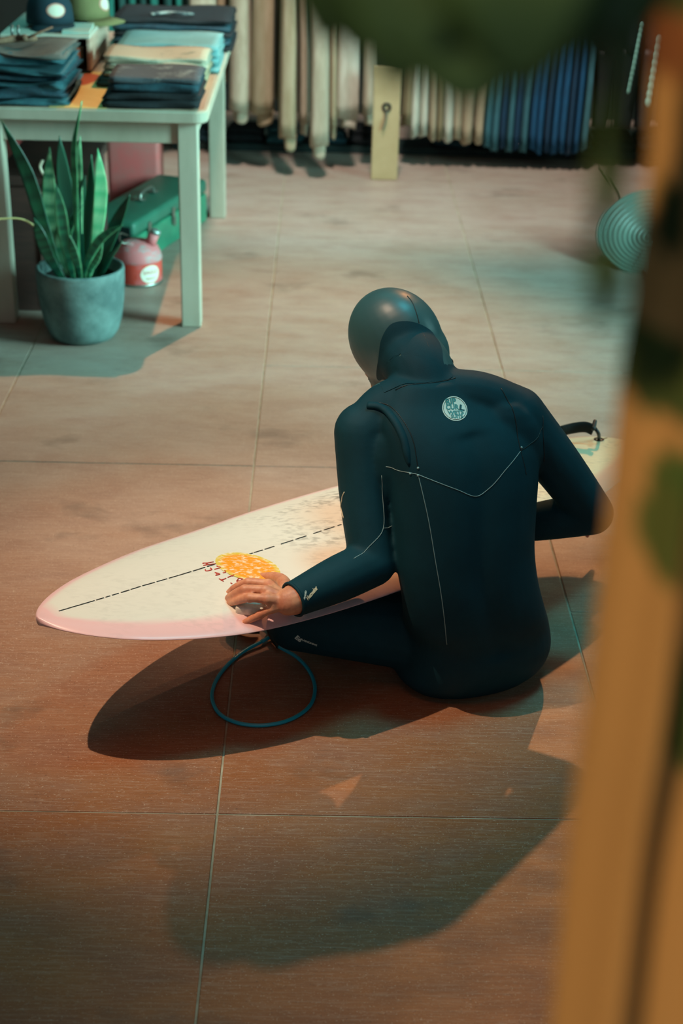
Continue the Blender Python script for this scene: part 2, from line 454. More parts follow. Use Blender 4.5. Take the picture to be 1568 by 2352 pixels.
# orange oval decal and the hand lettering (points measured on the deck)
M_decal = mat('orange_decal', '#f2a21e', .45, var='#f4ead0', scale=70, stretch=(1, 2.2, 1), lo=.5, hi=.62, amount=.8, attr=True)
DP = [(-0.0693, 2.6731, 0.2840), (-0.0675, 2.6811, 0.2840), (-0.0674, 2.6899, 0.2840), (-0.0689, 2.6991, 0.2840), (-0.0720, 2.7086, 0.2840), (-0.0766, 2.7181, 0.2840), (-0.0828, 2.7273, 0.2840), (-0.0902, 2.7361, 0.2840), (-0.0988, 2.7443, 0.2840), (-0.1083, 2.7515, 0.2840), (-0.1184, 2.7576, 0.2840), (-0.1290, 2.7626, 0.2840), (-0.1398, 2.7661, 0.2840), (-0.1504, 2.7681, 0.2840), (-0.1606, 2.7687, 0.2840), (-0.1702, 2.7677, 0.2840), (-0.1789, 2.7651, 0.2840), (-0.1864, 2.7612, 0.2840), (-0.1926, 2.7559, 0.2840), (-0.1973, 2.7494, 0.2840), (-0.2005, 2.7418, 0.2840), (-0.2019, 2.7335, 0.2840), (-0.2017, 2.7245, 0.2840), (-0.1999, 2.7152, 0.2840), (-0.1964, 2.7057, 0.2840), (-0.1914, 2.6963, 0.2840), (-0.1851, 2.6872, 0.2840), (-0.1775, 2.6786, 0.2840), (-0.1689, 2.6708, 0.2840), (-0.1596, 2.6639, 0.2840), (-0.1496, 2.6581, 0.2840), (-0.1393, 2.6534, 0.2840), (-0.1289, 2.6501, 0.2840), (-0.1186, 2.6482, 0.2840), (-0.1087, 2.6477, 0.2840), (-0.0995, 2.6486, 0.2840), (-0.0910, 2.6510, 0.2840), (-0.0836, 2.6547, 0.2840), (-0.0774, 2.6597, 0.2840), (-0.0726, 2.6659, 0.2840)]
dc = board_so(*np.mean(DP, axis=0)[:2]); so = np.array([board_so(p[0], p[1]) for p in DP])
g = G(); rings = 9; cc = []
for r in range(rings + 1):
    for q in so:
        t = r / rings; s_, o_ = dc[0] * (1 - t) + q[0] * t, dc[1] * (1 - t) + q[1] * t
        g.v.append(tuple(deck_pt(s_, o_ - shift(s_), .0009)))
        e = max(0, (t - .8) / .12); e = min(1, e) 
        a_, b_ = lin('#f09a14'), lin('#d9c24a'); cc.append([a_[i] * (1 - e) + b_[i] * e for i in range(3)])
m_ = len(so)
for r in range(rings):
    for k in range(m_): g.f.append((r * m_ + k, r * m_ + (k + 1) % m_, (r + 1) * m_ + (k + 1) % m_, (r + 1) * m_ + k)); g.m.append(0)
mk('oval_decal', g, M_decal, parent=board, cols=cc, label='scratched orange and yellow oval decal')
STROKES = [[[(-0.2262, 2.7166, 0.2840), (-0.2166, 2.7174, 0.2840), (-0.2051, 2.7231, 0.2840)], [(-0.2166, 2.7169, 0.2840), (-0.2191, 2.7126, 0.2840), (-0.2149, 2.7087, 0.2840)], [(-0.2249, 2.7060, 0.2840), (-0.2161, 2.7099, 0.2840), (-0.2000, 2.7145, 0.2840)], [(-0.2268, 2.7165, 0.2840), (-0.2249, 2.7143, 0.2840)]],
           [[(-0.2197, 2.6891, 0.2840), (-0.2173, 2.6829, 0.2840), (-0.2067, 2.6887, 0.2840), (-0.2097, 2.6960, 0.2840)]],
           [[(-0.2012, 2.6905, 0.2840), (-0.1947, 2.6947, 0.2840), (-0.1888, 2.6987, 0.2840), (-0.1976, 2.7047, 0.2840)]],
           [[(-0.1992, 2.6774, 0.2840), (-0.1934, 2.6746, 0.2840), (-0.1887, 2.6713, 0.2840)], [(-0.1887, 2.6713, 0.2840), (-0.1973, 2.6652, 0.2840)], [(-0.1963, 2.6756, 0.2840), (-0.1948, 2.6699, 0.2840), (-0.1918, 2.6670, 0.2840)]],
           [[(-0.1834, 2.6768, 0.2840), (-0.1790, 2.6781, 0.2840), (-0.1778, 2.6833, 0.2840), (-0.1809, 2.6866, 0.2840)]],
           [[(-0.1892, 2.6525, 0.2840), (-0.1832, 2.6459, 0.2840)], [(-0.1861, 2.6485, 0.2840), (-0.1817, 2.6498, 0.2840), (-0.1754, 2.6551, 0.2840)], [(-0.1832, 2.6459, 0.2840), (-0.1796, 2.6426, 0.2840)]],
           [[(-0.1723, 2.6586, 0.2840), (-0.1670, 2.6641, 0.2840), (-0.1598, 2.6705, 0.2840)], [(-0.1654, 2.6657, 0.2840), (-0.1626, 2.6654, 0.2840), (-0.1616, 2.6673, 0.2840)]],
           [[(-0.1652, 2.6380, 0.2840), (-0.1622, 2.6345, 0.2840)]],
           [[(-0.1537, 2.6468, 0.2840), (-0.1498, 2.6567, 0.2840), (-0.1414, 2.6552, 0.2840)], [(-0.1535, 2.6461, 0.2840), (-0.1513, 2.6419, 0.2840)], [(-0.1516, 2.6475, 0.2840), (-0.1471, 2.6477, 0.2840), (-0.1435, 2.6528, 0.2840)]]]
for grp in STROKES:
    g = G()
    for st in grp:
        so = np.array([board_so(p[0], p[1]) for p in st]); Q = spline(np.c_[so, np.zeros(len(so))], 3 * len(so)) if len(so) > 2 else np.c_[so, np.zeros(len(so))]
        g.add(tube([deck_pt(q[0], q[1] - shift(q[0]), .0004) for q in Q], .0013, 6))
    mk('letter', g, M_red, parent=board)
# wax lumps on the tail pad
# fins under the tail
M_fin = mat('fin_resin', '#a8301c', .25, spec=.6, coat=.4)
def fin(s, o, h, ch, yaw, name='fin'):
    c = BP(s, o); z0 = rockz(s) - .022; d = BU * math.cos(yaw) + BN * math.sin(yaw); nn = V(-d[1], d[0]); secs = []
    for t in np.linspace(0, 1, 9):
        lead = ch * (.5 - .95 * t ** 1.3); chord = ch * (1 - t) ** .65 + .006; tk = .006 * (1 - t * .8); ring = []
        for k in range(14):
            a = 2 * math.pi * k / 14; x = -lead + chord * (.5 - .5 * math.cos(a)); y = tk * math.sin(a)
            ring.append((c[0] + d[0] * x + nn[0] * y, c[1] + d[1] * x + nn[1] * y, z0 - h * t))
        secs.append(ring)
    return mk(name, loft(secs), M_fin, parent=board, label='red resin fin under the tail')
fin(.83, -.115, .115, .11, .06); fin(.83, .115, .11, .11, -.06); fin(.93, .0, .10, .09, 0)
# leash plug
M_black = mat('black_plastic', '#0c0f0e', .5); M_blk_fab = mat('black_webbing', '#0d1110', .85, bump=.3, bscale=400)
pl = deck_pt(.968, .036)
mk('leash_plug', lathe(pl, [(0, -.004), (.012, -.004), (.013, .001), (.008, .0025), (.007, -.001), (0, -.001)], 20), M_black, parent=board)

# ---------------------------------------------------------------- leash
M_cord = mat('teal_urethane', '#14a9c2', .3, spec=.5, coat=.3)
CUFF = (-0.1118, 2.8425, 0.0200)
leash = thing('surf_leash', CUFF, 'teal surfboard leash with a loop on the floor below the board\'s near rail', 'leash')
loop = [(-0.1127, 2.8660, 0.0100), (-0.1496, 2.8312, 0.0060), (-0.1842, 2.7723, 0.0045), (-0.2050, 2.7032, 0.0045), (-0.2065, 2.6454, 0.0045), (-0.1866, 2.5901, 0.0045), (-0.1492, 2.5599, 0.0045), (-0.1002, 2.5521, 0.0045), (-0.0475, 2.5706, 0.0045), (-0.0054, 2.6192, 0.0045), (0.0076, 2.6847, 0.0045), (-0.0033, 2.7520, 0.0045), (-0.0325, 2.8100, 0.0060), (-0.0735, 2.8440, 0.0120)]
r_ = .0042
P = [V(*p) for p in loop]
mk('cord', tube(P, r_, 10, n=160), M_cord, parent=leash)
# hidden run under the board from the cuff end to the tail, joined to the black rail saver
tp = deck_pt(.968, .036)
mk('tail_cord', tube([V(loop[0][0], loop[0][1], loop[0][2]), V(.05, 3.05, .006), V(.25, 3.38, .006), V(.45, 3.52, .05), V(.50, 3.50, .20), V(.535, 3.47, .285), V(*(0.6051, 3.3808, 0.3120))], r_, 8, n=80), M_cord, parent=leash)
# black swivel between cord and cuff
e1 = V(*loop[-1]); c1 = V(*CUFF)
mk('swivel', tube([e1, e1 * .6 + (c1 + V(.01, .06, 0)) * .4, c1 + V(.01, .07, .0)], [.006, .007, .005], 10, n=14), M_black, parent=leash)
secs = []
for t in np.linspace(.35, 2 * math.pi - .1, 40):
    c = V(CUFF[0] - .02, CUFF[1] + .11, .034); rr = .047; d = V(math.cos(t - 1.2), math.sin(t - 1.2), 0)
    ring = []
    for (a, z) in ((-.004, -.026), (.004, -.026), (.005, 0), (.004, .026), (-.004, .026), (-.005, 0)): ring.append(tuple(c + d * (rr + a) + V(0, 0, z)))
    secs.append(ring)
mk('ankle_cuff', loft(secs), M_blk_fab, parent=leash)
rsv = [V(*(0.5958, 3.3750, 0.3120)), V(*(0.6281, 3.3814, 0.3180)), V(*(0.6561, 3.3790, 0.3220)), V(*(0.6732, 3.3705, 0.3180))]
def strap(path, w_, th, n=24):
    Q = spline(np.array(path), n); secs = []
    for i, q in enumerate(Q):
        t = Q[min(i + 1, n - 1)] - Q[max(i - 1, 0)]; t /= np.linalg.norm(t); sd = np.cross(t, V(0, 0, 1)); sd /= np.linalg.norm(sd); up = np.cross(sd, t)
        ring = [tuple(q + sd * th * math.cos(a) + up * w_ * math.sin(a)) for a in np.linspace(0, 2 * math.pi, 13)[:-1]]
        secs.append(ring)
    return loft(secs)
mk('rail_saver', strap(rsv, .0145, .005), M_blk_fab, parent=leash, label='black webbing rail saver')
mk('string', tube([V(*(0.6725, 3.3958, 0.3220)), V(*(0.6860, 3.3788, 0.3100)), tp + V(0, 0, .002)], .0045, 8, n=12), M_black, parent=leash)
mk('knot', G().add(limb([V(*(0.6717, 3.3649, 0.3250)), V(*(0.6780, 3.3847, 0.3350))], [.006, .005], 8, 8)), M_black, parent=leash)

# ---------------------------------------------------------------- person
psi = math.radians(20); TA = V(math.cos(psi), math.sin(psi), 0); TB = V(-math.sin(psi), math.cos(psi), 0)
RINGS = [(-.001, .336, 2.765, .135, .09), (.03, .336, 2.765, .164, .115), (.08, .344, 2.765, .166, .135), (.14, .343, 2.75, .157, .127), (.20, .333, 2.70, .151, .098), (.27, .318, 2.68, .146, .085), (.34, .305, 2.685, .147, .085),
         (.42, .301, 2.705, .149, .092), (.50, .296, 2.73, .155, .098), (.56, .286, 2.75, .158, .095), (.61, .264, 2.77, .145, .080), (.645, .238, 2.788, .105, .062), (.675, .222, 2.805, .072, .055)]
SHL, ELL, WRL = V(.094, 2.765, .566), V(.1175, 2.653, .330), V(*(-0.0433, 2.5273, 0.3120))
SHR, ELR, WRR = V(.402, 2.805, .592), V(.578, 2.81, .372), V(.36, 2.855, .305)
HC = V(.163, 2.945, .686)
HF = V(-.50, .62, -.60); HF /= np.linalg.norm(HF)
HS = np.cross(HF, V(0, 0, 1)); HS /= np.linalg.norm(HS)
roll = math.radians(14); HUp = np.cross(HS, HF); HS, HUp = HS * math.cos(roll) + HUp * math.sin(roll), HUp * math.cos(roll) - HS * math.sin(roll)
HR = np.stack([HS, HF, HUp], axis=1)
def hd(x, y, z): return HC + HR @ V(x, y, z)
def torso(i):
    Q = spline(np.array(RINGS), 60); secs = []
    for z, cx, cy, a, b_ in Q:
        ring = []
        for k in range(36):
            t = 2 * math.pi * k / 36; ct, s_ = math.cos(t), math.sin(t)
            ex = .85; x = math.copysign(abs(ct) ** ex, ct) * (a - i); y = math.copysign(abs(s_) ** ex, s_) * (b_ - i)
            # groove along the spine
            if s_ < 0 and .12 < z < .6: y += .010 * math.exp(-(ct / .16) ** 2)
            ring.append((cx + TA[0] * x + TB[0] * y, cy + TA[1] * x + TB[1] * y, z + i * (.5 if z < .5 else -1.5)))
        secs.append(ring)
    return loft(secs)
def figure(i, hood=0.0):
    g = G(); r = lambda *a: [x - i for x in a]
    g.add(torso(i))
    # shoulder girdle and shoulder blades
    g.add(limb([V(.215, 2.80, .628), V(.145, 2.785, .612), SHL + V(.012, .0, .008)], r(.052, .054, .056), 16))
    g.add(limb([V(.225, 2.80, .638), V(.32, 2.80, .632), SHR + V(-.012, 0, .008)], r(.050, .052, .056), 16))
    g.add(ellipsoid(V(.375, 2.758, .53), r(.080, .040, .11), nu=20))
    g.add(ellipsoid(V(.185, 2.712, .51), r(.080, .040, .11), nu=20))
    # arms
    g.add(limb([SHL, SHL * .5 + ELL * .5 + V(-.006, .004, 0), ELL], r(.060, .052, .047), 30))
    g.add(limb([ELL, ELL * .6 + WRL * .4, WRL * .85 + ELL * .15, WRL], r(.048, .047, .038, .0345), 30))
    g.add(limb([SHR, SHR * .5 + ELR * .5 + V(.004, 0, .0), ELR], r(.059, .052, .046), 30))
    g.add(limb([ELR, ELR * .55 + WRR * .45, WRR], r(.046, .042, .029), 30))
    # legs folded under the board
    KL, KR = V(-.035, 2.80, .105), V(.435, 3.16, .115)
    FL, FR = V(.17, 3.10, .045), V(.16, 3.22, .045)
    g.add(limb([V(.245, 2.765, .108), V(.10, 2.775, .113), KL], r(.093, .080, .066), 26))
    g.add(limb([KL, V(.06, 2.97, .075), FL], r(.062, .056, .036), 26))
    g.add(limb([V(.405, 2.80, .108), V(.425, 2.98, .115), KR], r(.090, .078, .060), 26))
    g.add(limb([KR, V(.32, 3.22, .075), FR], r(.060, .056, .036), 26))
    # neck and head
    g.add(limb([V(.226, 2.808, .63), V(.205, 2.845, .672), HC * .75 + V(.205, 2.85, .672) * .25], r(.066, .067, .064), 16))
    h = hood
    g.add(ellipsoid(hd(0, -.006, .012), (.074 + h, .094 + h, .096 + h), HR, 28, 18))
    g.add(ellipsoid(hd(0, .030, -.055), (.058 + h, .062 + h, .062 + h), HR, 24, 14))
    g.add(ellipsoid(hd(0, -.035, -.035), (.062 + h, .055 + h, .06 + h), HR, 20, 12))
    g.add(ellipsoid(V(*(0.1453, 2.9650, 0.6208)), (.036 + h, .036 + h, .040 + h), None, 20, 12))
    return g
# skin body: continuous figure with face, hands and feet
def hand(W, P, sgn=1):
    g = G()
    J = P
    pc = (J['i0'] + J['m0'] + J['r0'] + J['p0']) / 4
    for a in 'imrp':
        b0 = W * .72 + J[a + '0'] * .28
        rr = {'i': (.0115, .0102, .0090, .0082, .0074), 'm': (.0115, .0104, .0092, .0083, .0075), 'r': (.0115, .0102, .0090, .0082, .0074), 'p': (.0105, .0092, .0082, .0075, .0067)}[a]
        g.add(limb([b0, J[a + '0']], [.0125, rr[0]], 10, 12))
        g.add(limb([J[a + '0'], J[a + '1'], J[a + '2'], J[a + '3']], rr[1:], 22, 12))
        g.add(ellipsoid(J[a + '1'], (rr[1] * 1.04,) * 3, nu=12, nv=8))
    for a, c_ in (('i', 'm'), ('m', 'r'), ('r', 'p')):
        for t in (.3, .6, .85):
            g.add(ellipsoid((W * (1 - t) + J[a + '0'] * t) * .5 + (W * (1 - t) + J[c_ + '0'] * t) * .5 - V(0, 0, .002), (.0118,) * 3, nu=12, nv=8))
    g.add(limb([W * .75 + J['cmc'] * .25, J['cmc'], J['tm'], J['ti'], J['tt']], [.013, .0145, .0118, .0100, .0082], 26, 12))
    for t in (.25, .55): g.add(ellipsoid(W * (1 - t) + (J['cmc'] * .5 + J['i0'] * .5) * t - V(0, 0, .004), (.016, .016, .013), nu=12, nv=8))
    g.add(limb([W * .2 + pc * .8 - V(0, 0, .006), W * .9 + pc * .1 - V(0, 0, .003)], [.016, .021], 10, 12))
    return g
JL = {k: V(*v) for k, v in dict(cmc=(-0.0551, 2.5918, 0.3090), tm=(-0.0694, 2.6444, 0.2960), ti=(-0.0875, 2.6670, 0.2860), tt=(-0.1039, 2.6808, 0.2790), i0=(-0.0888, 2.5781, 0.3190), i1=(-0.1276, 2.5889, 0.3160), i2=(-0.1538, 2.5972, 0.2990), i3=(-0.1664, 2.6057, 0.2820), m0=(-0.0917, 2.5399, 0.3270), m1=(-0.1325, 2.5506, 0.3220), m2=(-0.1562, 2.5643, 0.3020), m3=(-0.1667, 2.5815, 0.2840), r0=(-0.0874, 2.5151, 0.3220), r1=(-0.1212, 2.5241, 0.3190), r2=(-0.1467, 2.5461, 0.2990), r3=(-0.1625, 2.5681, 0.2810), p0=(-0.0789, 2.5133, 0.3020), p1=(-0.1016, 2.5166, 0.2860), p2=(-0.1202, 2.5198, 0.2730), p3=(-0.1345, 2.5180, 0.2640)).items()}
WR0 = WRL + V(-.004, -.001, -.001)
body = figure(.013)
body.add(limb([ELL * .3 + WRL * .7, WRL, WR0], [.028, .0295, .0275], 12))
body.add(hand(WR0, JL))
# right hand resting on the deck behind the torso
def rel(W, fwd, side, up, J): return {k: W + fwd * a + side * b_ + up * c_ for k, (a, b_, c_) in J.items()}
JR = rel(WRR, V(-.84, .50, -.2), V(.5, .84, 0), V(0, 0, 1), dict(i0=(.085, .026, .004), i1=(.123, .030, .002), i2=(.147, .032, -.008), i3=(.165, .033, -.018), m0=(.088, .007, .006), m1=(.13, .008, .004), m2=(.157, .008, -.008), m3=(.176, .008, -.02),
          r0=(.085, -.012, .004), r1=(.123, -.014, .002), r2=(.148, -.015, -.008), r3=(.166, -.016, -.019), p0=(.078, -.029, 0), p1=(.106, -.034, -.003), p2=(.124, -.037, -.01), p3=(.138, -.039, -.018), cmc=(.03, .024, -.006), tm=(.058, .042, -.01), ti=(.08, .052, -.014), tt=(.098, .058, -.018)))
body.add(limb([ELR * .3 + WRR * .7, WRR + V(-.01, .006, 0)], [.026, .024], 10)); body.add(hand(WRR, JR))
# feet
for A_, d in ((V(.17, 3.10, .045), V(.87, .35, 0)), (V(.16, 3.22, .045), V(-.9, .15, 0))):
    d = d / np.linalg.norm(d)
    body.add(limb([A_ - d * .03 - V(0, 0, .008), A_ + d * .06 - V(0, 0, .010), A_ + d * .14 - V(0, 0, .022)], [.033, .030, .018], 14))
    sd = V(-d[1], d[0], 0)
    for k in range(5): body.add(limb([A_ + d * .135 + sd * (k - 2) * .013 - V(0, 0, .024), A_ + d * (.175 - .008 * abs(k - 1)) + sd * (k - 2) * .014 - V(0, 0, .030)], [.009, .008], 8, 8))
# face
body.add(limb([hd(0, .088, .022), hd(0, .108, -.008), hd(0, .104, -.022)], [.008, .011, .010], 10, 10))
body.add(limb([hd(-.035, .078, .030), hd(0, .092, .034), hd(.035, .078, .030)], [.009, .010, .009], 12, 10))
body.add(ellipsoid(hd(0, .074, -.095), (.022, .018, .016), HR)); body.add(ellipsoid(hd(.034, .066, -.02), (.022, .02, .018), HR)); body.add(ellipsoid(hd(-.034, .066, -.02), (.022, .02, .018), HR))
M_skin = mat('skin', '#d99873', .5, var='#c07a5c', scale=45, bump=.06, bscale=200, sss=.15, coords='Object')
person = mk('person', remesh((body.v, body.f), .0026, 4, .5), M_skin, origin=(.33, 2.77, 0),
            label='person in a hooded black wetsuit seated cross-legged with a hand on the surfboard', cat='person')
M_eye = mat('eye_white', '#e8e2d8', .2); M_iris = mat('iris', '#3c2c20', .2); M_lip = mat('lips', '#b0605a', .45)
for sx in (-.031, .031):
    e = mk('eye', ellipsoid(hd(sx, .076, .008), (.0115,) * 3, HR, 14, 10), M_eye, parent=person)
    mk('iris', ellipsoid(hd(sx, .0855, .004), (.0048, .0024, .0048), HR, 12, 8), M_iris, parent=e)
mk('mouth', limb([hd(-.022, .080, -.060), hd(0, .091, -.058), hd(.022, .080, -.060)], [.004, .0065, .004], 14, 8), M_lip, parent=person)
# finger nails of the left hand
M_nail = mat('nail', '#e3b39a', .3)
for a, i2, i3 in (('t', 'ti', 'tt'), ('i', 'i2', 'i3'), ('p', 'p2', 'p3')):
    d = JL[i3] - JL[i2]; d /= np.linalg.norm(d); sd = np.cross(d, V(0, 0, 1)); sd /= np.linalg.norm(sd); up = np.cross(sd, d)
    mk('nail', ellipsoid(JL[i3] + d * .001 + up * .0052, (.0042, .0055, .0016), np.stack([sd, d, up], axis=1), 12, 8), M_nail, parent=person)

# wetsuit as one shell, hood and neck panel split off along their seams
M_neo = mat('neoprene_jersey', '#07323b', .72, spec=.22, var='#093943', scale=8, bump=.12, bscale=900)
M_slick = mat('smooth_skin_neoprene', '#33585b', .42, spec=.6, var='#375c5e', scale=6)
shell = remesh((lambda g: (g.v, g.f))(figure(0.0, .012)), .0042, 14, .5)
SV, SF = shell
def wrist_cut(c, W, E): return (c - W) @ ((W - E) / np.linalg.norm(W - E))
cen = np.array([SV[list(f)].mean(axis=0) for f in SF])
COLP, COLN = V(.222, 2.822, .672), V(-.28, .55, .79)
COLN /= np.linalg.norm(COLN)
NAPE = hd(.004, -.088, -.052)
kinds = np.zeros(len(SF), int)
kinds[((cen - COLP) @ COLN > 0)] = 1
face_open = np.linalg.norm(cen - hd(0, .11, -.03), axis=1) < .068
FLp, FRp = V(.17, 3.10, .045), V(.16, 3.22, .045)
drop = ((np.linalg.norm(cen - WRL, axis=1) < .08) & (wrist_cut(cen, WRL, ELL) > -.007)) | ((np.linalg.norm(cen - WRR, axis=1) < .07) & (wrist_cut(cen, WRR, ELR) > 0)) \
     | ((kinds == 1) & face_open) | ((np.linalg.norm(cen - FLp, axis=1) < .06) & (wrist_cut(cen, FLp, V(.06, 2.97, .075)) > 0)) | ((np.linalg.norm(cen - FRp, axis=1) < .06) & (wrist_cut(cen, FRp, V(.32, 3.22, .075)) > 0))
def sub(sel):
    idx = {}; v = []; f = []
    for i in np.nonzero(sel)[0]:
        q = []
        for a in SF[i]:
            if a not in idx: idx[a] = len(v); v.append(SV[a])
            q.append(idx[a])
        f.append(tuple(q))
    return v, f
suit = mk('wetsuit', sub((kinds == 0) & ~drop), M_neo, parent=person, label='black full-length wetsuit')
hood = mk('hood', sub((kinds == 1) & ~drop), M_slick, parent=person, label='grey glossy hood crown')
suit_bvh = bvh_of(shell)
NPO = spline(np.array([(0.1318, 2.7564, 0.6544), (0.1250, 2.8989, 0.6251), (0.1229, 2.8672, 0.6820), (0.1282, 2.8648, 0.7286), (0.1463, 2.8675, 0.7575), (0.1731, 2.8672, 0.7637), (0.2013, 2.8697, 0.7580), (0.2316, 2.8746, 0.7348), (0.2451, 2.8298, 0.7221), (0.2483, 2.7962, 0.7028), (0.2672, 2.7799, 0.6829), (0.2319, 2.7617, 0.6775), (0.1890, 2.7565, 0.6749), (0.1513, 2.7594, 0.6629), (0.1318, 2.7564, 0.6544)]), 73)[:-1]
NPC = NPO.mean(axis=0); rings_ = [snap([NPC + (p - NPC) * t for p in NPO], suit_bvh, .0012) for t in np.linspace(.03, 1, 14)]
mk('neck_panel', loft(rings_, cap=False), M_neo, parent=hood, label='matte black neck panel')
M_seam = mat('seam_thread', '#86a3a2', .6); M_seam2 = mat('seam_dark', '#0d1a1c', .5)
def seam(P, r=.0008, m=None, parent=None, name='seam', off=.0002, n=None):
    Q = spline(np.array(P, float), n or max(12, 6 * len(P))); mk(name, tube(snap(Q, suit_bvh, off), r, 6), m or M_seam, parent=parent or suit)
# seams traced over the suit
seam([(0.1979, 2.6354, 0.5353), (0.2092, 2.6220, 0.4953), (0.2218, 2.6080, 0.4461), (0.2375, 2.5911, 0.3692), (0.2507, 2.5830, 0.3056), (0.2608, 2.5833, 0.2461), (0.2715, 2.6027, 0.1737)])
seam([(0.1979, 2.6354, 0.5353), (0.2315, 2.6273, 0.5250), (0.2745, 2.6263, 0.5087), (0.3146, 2.6375, 0.4900), (0.3404, 2.6510, 0.5028), (0.3700, 2.6699, 0.5321), (0.4016, 2.7040, 0.5584)])
seam([(0.4016, 2.7040, 0.5584), (0.4083, 2.6970, 0.5391), (0.4148, 2.6911, 0.5137)], m=M_seam2)
seam([(0.1375, 2.6816, 0.5291), (0.1587, 2.6599, 0.5322), (0.1830, 2.6412, 0.5359), (0.1979, 2.6354, 0.5353)])
seam([(0.1298, 2.6839, 0.5090), (0.1340, 2.6754, 0.4580), (0.1358, 2.6502, 0.4101), (0.1146, 2.6290, 0.3869), (0.0779, 2.5996, 0.3680)], .0007)
seam([(0.1358, 2.6502, 0.4101), (0.1466, 2.6600, 0.4063), (0.1537, 2.6658, 0.4073)], .0007)
seam([(0.4016, 2.7040, 0.5584), (0.4348, 2.7368, 0.5688), (0.4500, 2.7604, 0.5871)], .0009, M_seam2)
seam([(0.4498, 2.7710, 0.6060), (0.4515, 2.7546, 0.5708), (0.4578, 2.7527, 0.5145)], .0009, M_seam2)
seam([(0.3624, 2.7722, 0.6623), (0.3811, 2.7511, 0.6362), (0.3935, 2.7292, 0.5994), (0.4016, 2.7040, 0.5584)], .001, M_seam2)
seam([(0.1048, 2.7479, 0.6371), (0.1386, 2.7353, 0.6375), (0.1673, 2.6949, 0.6231), (0.1865, 2.6656, 0.5950), (0.1975, 2.6393, 0.5473)], .0009, M_seam2)
# raised shoulder entry flap
fl_ = snap(spline(np.array([(0.1006, 2.7452, 0.6326), (0.1260, 2.7354, 0.6326), (0.1483, 2.7051, 0.6229), (0.1683, 2.6717, 0.5965), (0.1810, 2.6456, 0.5487)]), 30), suit_bvh, -.002)
mk('shoulder_flap', tube(fl_, [.010] * 26 + [.009, .008, .006, .004], 12, flat=.75), M_neo, parent=suit)
for p in [(0.1831, 2.6408, 0.5343), (0.1975, 2.6393, 0.5473), (0.1979, 2.6349, 0.5337), (0.4036, 2.7098, 0.5633)]:
    q = snap([p], suit_bvh, .0005)[0]; mk('seam_tab', ellipsoid(q, (.0026, .0026, .0026), nu=8, nv=6), M_seam, parent=suit)
# hood seams
seam([(0.1782, 2.9189, 0.7991), (0.1867, 2.9060, 0.7927), (0.1951, 2.8856, 0.7779), (0.2013, 2.8707, 0.7594)], .0009, M_seam2, hood)
seam([(0.2013, 2.8707, 0.7594), (0.2084, 2.8586, 0.7428), (0.2197, 2.8153, 0.7288), (0.2392, 2.7927, 0.7067)], .0009, M_seam2, hood)
seam([(0.1537, 2.7542, 0.6613), (0.1719, 2.7524, 0.6716), (0.1975, 2.7545, 0.6750), (0.2319, 2.7608, 0.6769), (0.2721, 2.7760, 0.6809)], .001, M_seam2, hood)
# collar cord loop
ca, cb = V(*(0.2629, 2.8600, 0.6907)), V(*(0.2689, 2.8600, 0.6627))
mk('drawcord', tube([ca + V(-.01, .0, .0), ca, (ca + cb) / 2 + V(.006, 0, .008), cb, cb + V(-.006, .0, -.006)], .0014, 6, n=20), M_black, parent=hood)
# wisp of blond hair under the hood edge
M_hair = mat('blond_hair', '#b98a4c', .5)
g = G(); rh = random.Random(5)
for k in range(9):
    j = rh.uniform(-.004, .004)
    g.add(tube([V(*(0.1153, 3.0000, 0.5887)) + V(j, 0, 0), V(*(0.1198, 3.0000, 0.5669)) + V(j * .7, j, 0), V(*(0.1246, 2.9900, 0.5531)) + V(j * .3, 0, rh.uniform(-.006, .004))], [.0012, .001, .0004], 5, n=8))
mk('hair', g, M_hair, parent=person, kind='stuff')
# rolled cuff edge on each sleeve
for W, E in ((WRL, ELL), (WRR, ELR)):
    ax_ = (W - E) / np.linalg.norm(W - E); a_ = np.cross(ax_, V(0, 0, 1)); a_ /= np.linalg.norm(a_); b_ = np.cross(ax_, a_)
    ring = snap([W - ax_ * .0075 + (a_ * math.cos(t) + b_ * math.sin(t)) * .03 for t in np.linspace(0, 2 * math.pi, 41)[:-1]], suit_bvh, -.001)
    mk('cuff', tube(ring, .0032, 8, closed=True), M_neo, parent=suit)

# logo and prints on the suit
M_print = mat('white_print', '#cfe0d4', .5); M_teal = mat('teal_print', '#3f8483', .5); M_teal2 = mat('dark_teal_print', '#123f44', .5); M_cream = mat('cream_print', '#d8cfae', .5)
def decal_map(C, X, Y, off):
    def f(u, v): return snap([C + u * X + v * Y], suit_bvh, off)[0]
    return f
LC, L1, L2, L3, L4 = [V(*p) for p in [(0.2691, 2.7232, 0.6371), (0.2440, 2.7211, 0.6421), (0.2943, 2.7260, 0.6319), (0.2714, 2.7447, 0.6540), (0.2666, 2.7003, 0.6211)]]
LX, LY = (L2 - L1) / 2, (L3 - L4) / 2
fm = decal_map(LC, LX, LY, .0008)
g = G(); rr_ = 6; nn_ = 40
for r in range(rr_ + 1):
    for k in range(nn_): a = 2 * math.pi * k / nn_; g.v.append(tuple(fm(r / rr_ * math.cos(a), r / rr_ * math.sin(a))))
for r in range(rr_):
    for k in range(nn_): g.f.append((r * nn_ + k, r * nn_ + (k + 1) % nn_, (r + 1) * nn_ + (k + 1) % nn_, (r + 1) * nn_ + k)); g.m.append(0)
mk('logo_patch', g, M_print, parent=suit, label='round white logo patch')
fm = decal_map(LC, LX, LY, .0012)
mk('logo_ring', tube([fm(.9 * math.cos(a), .9 * math.sin(a)) for a in np.linspace(0, 2 * math.pi, 49)[:-1]], .0004, 5, closed=True), M_teal2, parent=suit)
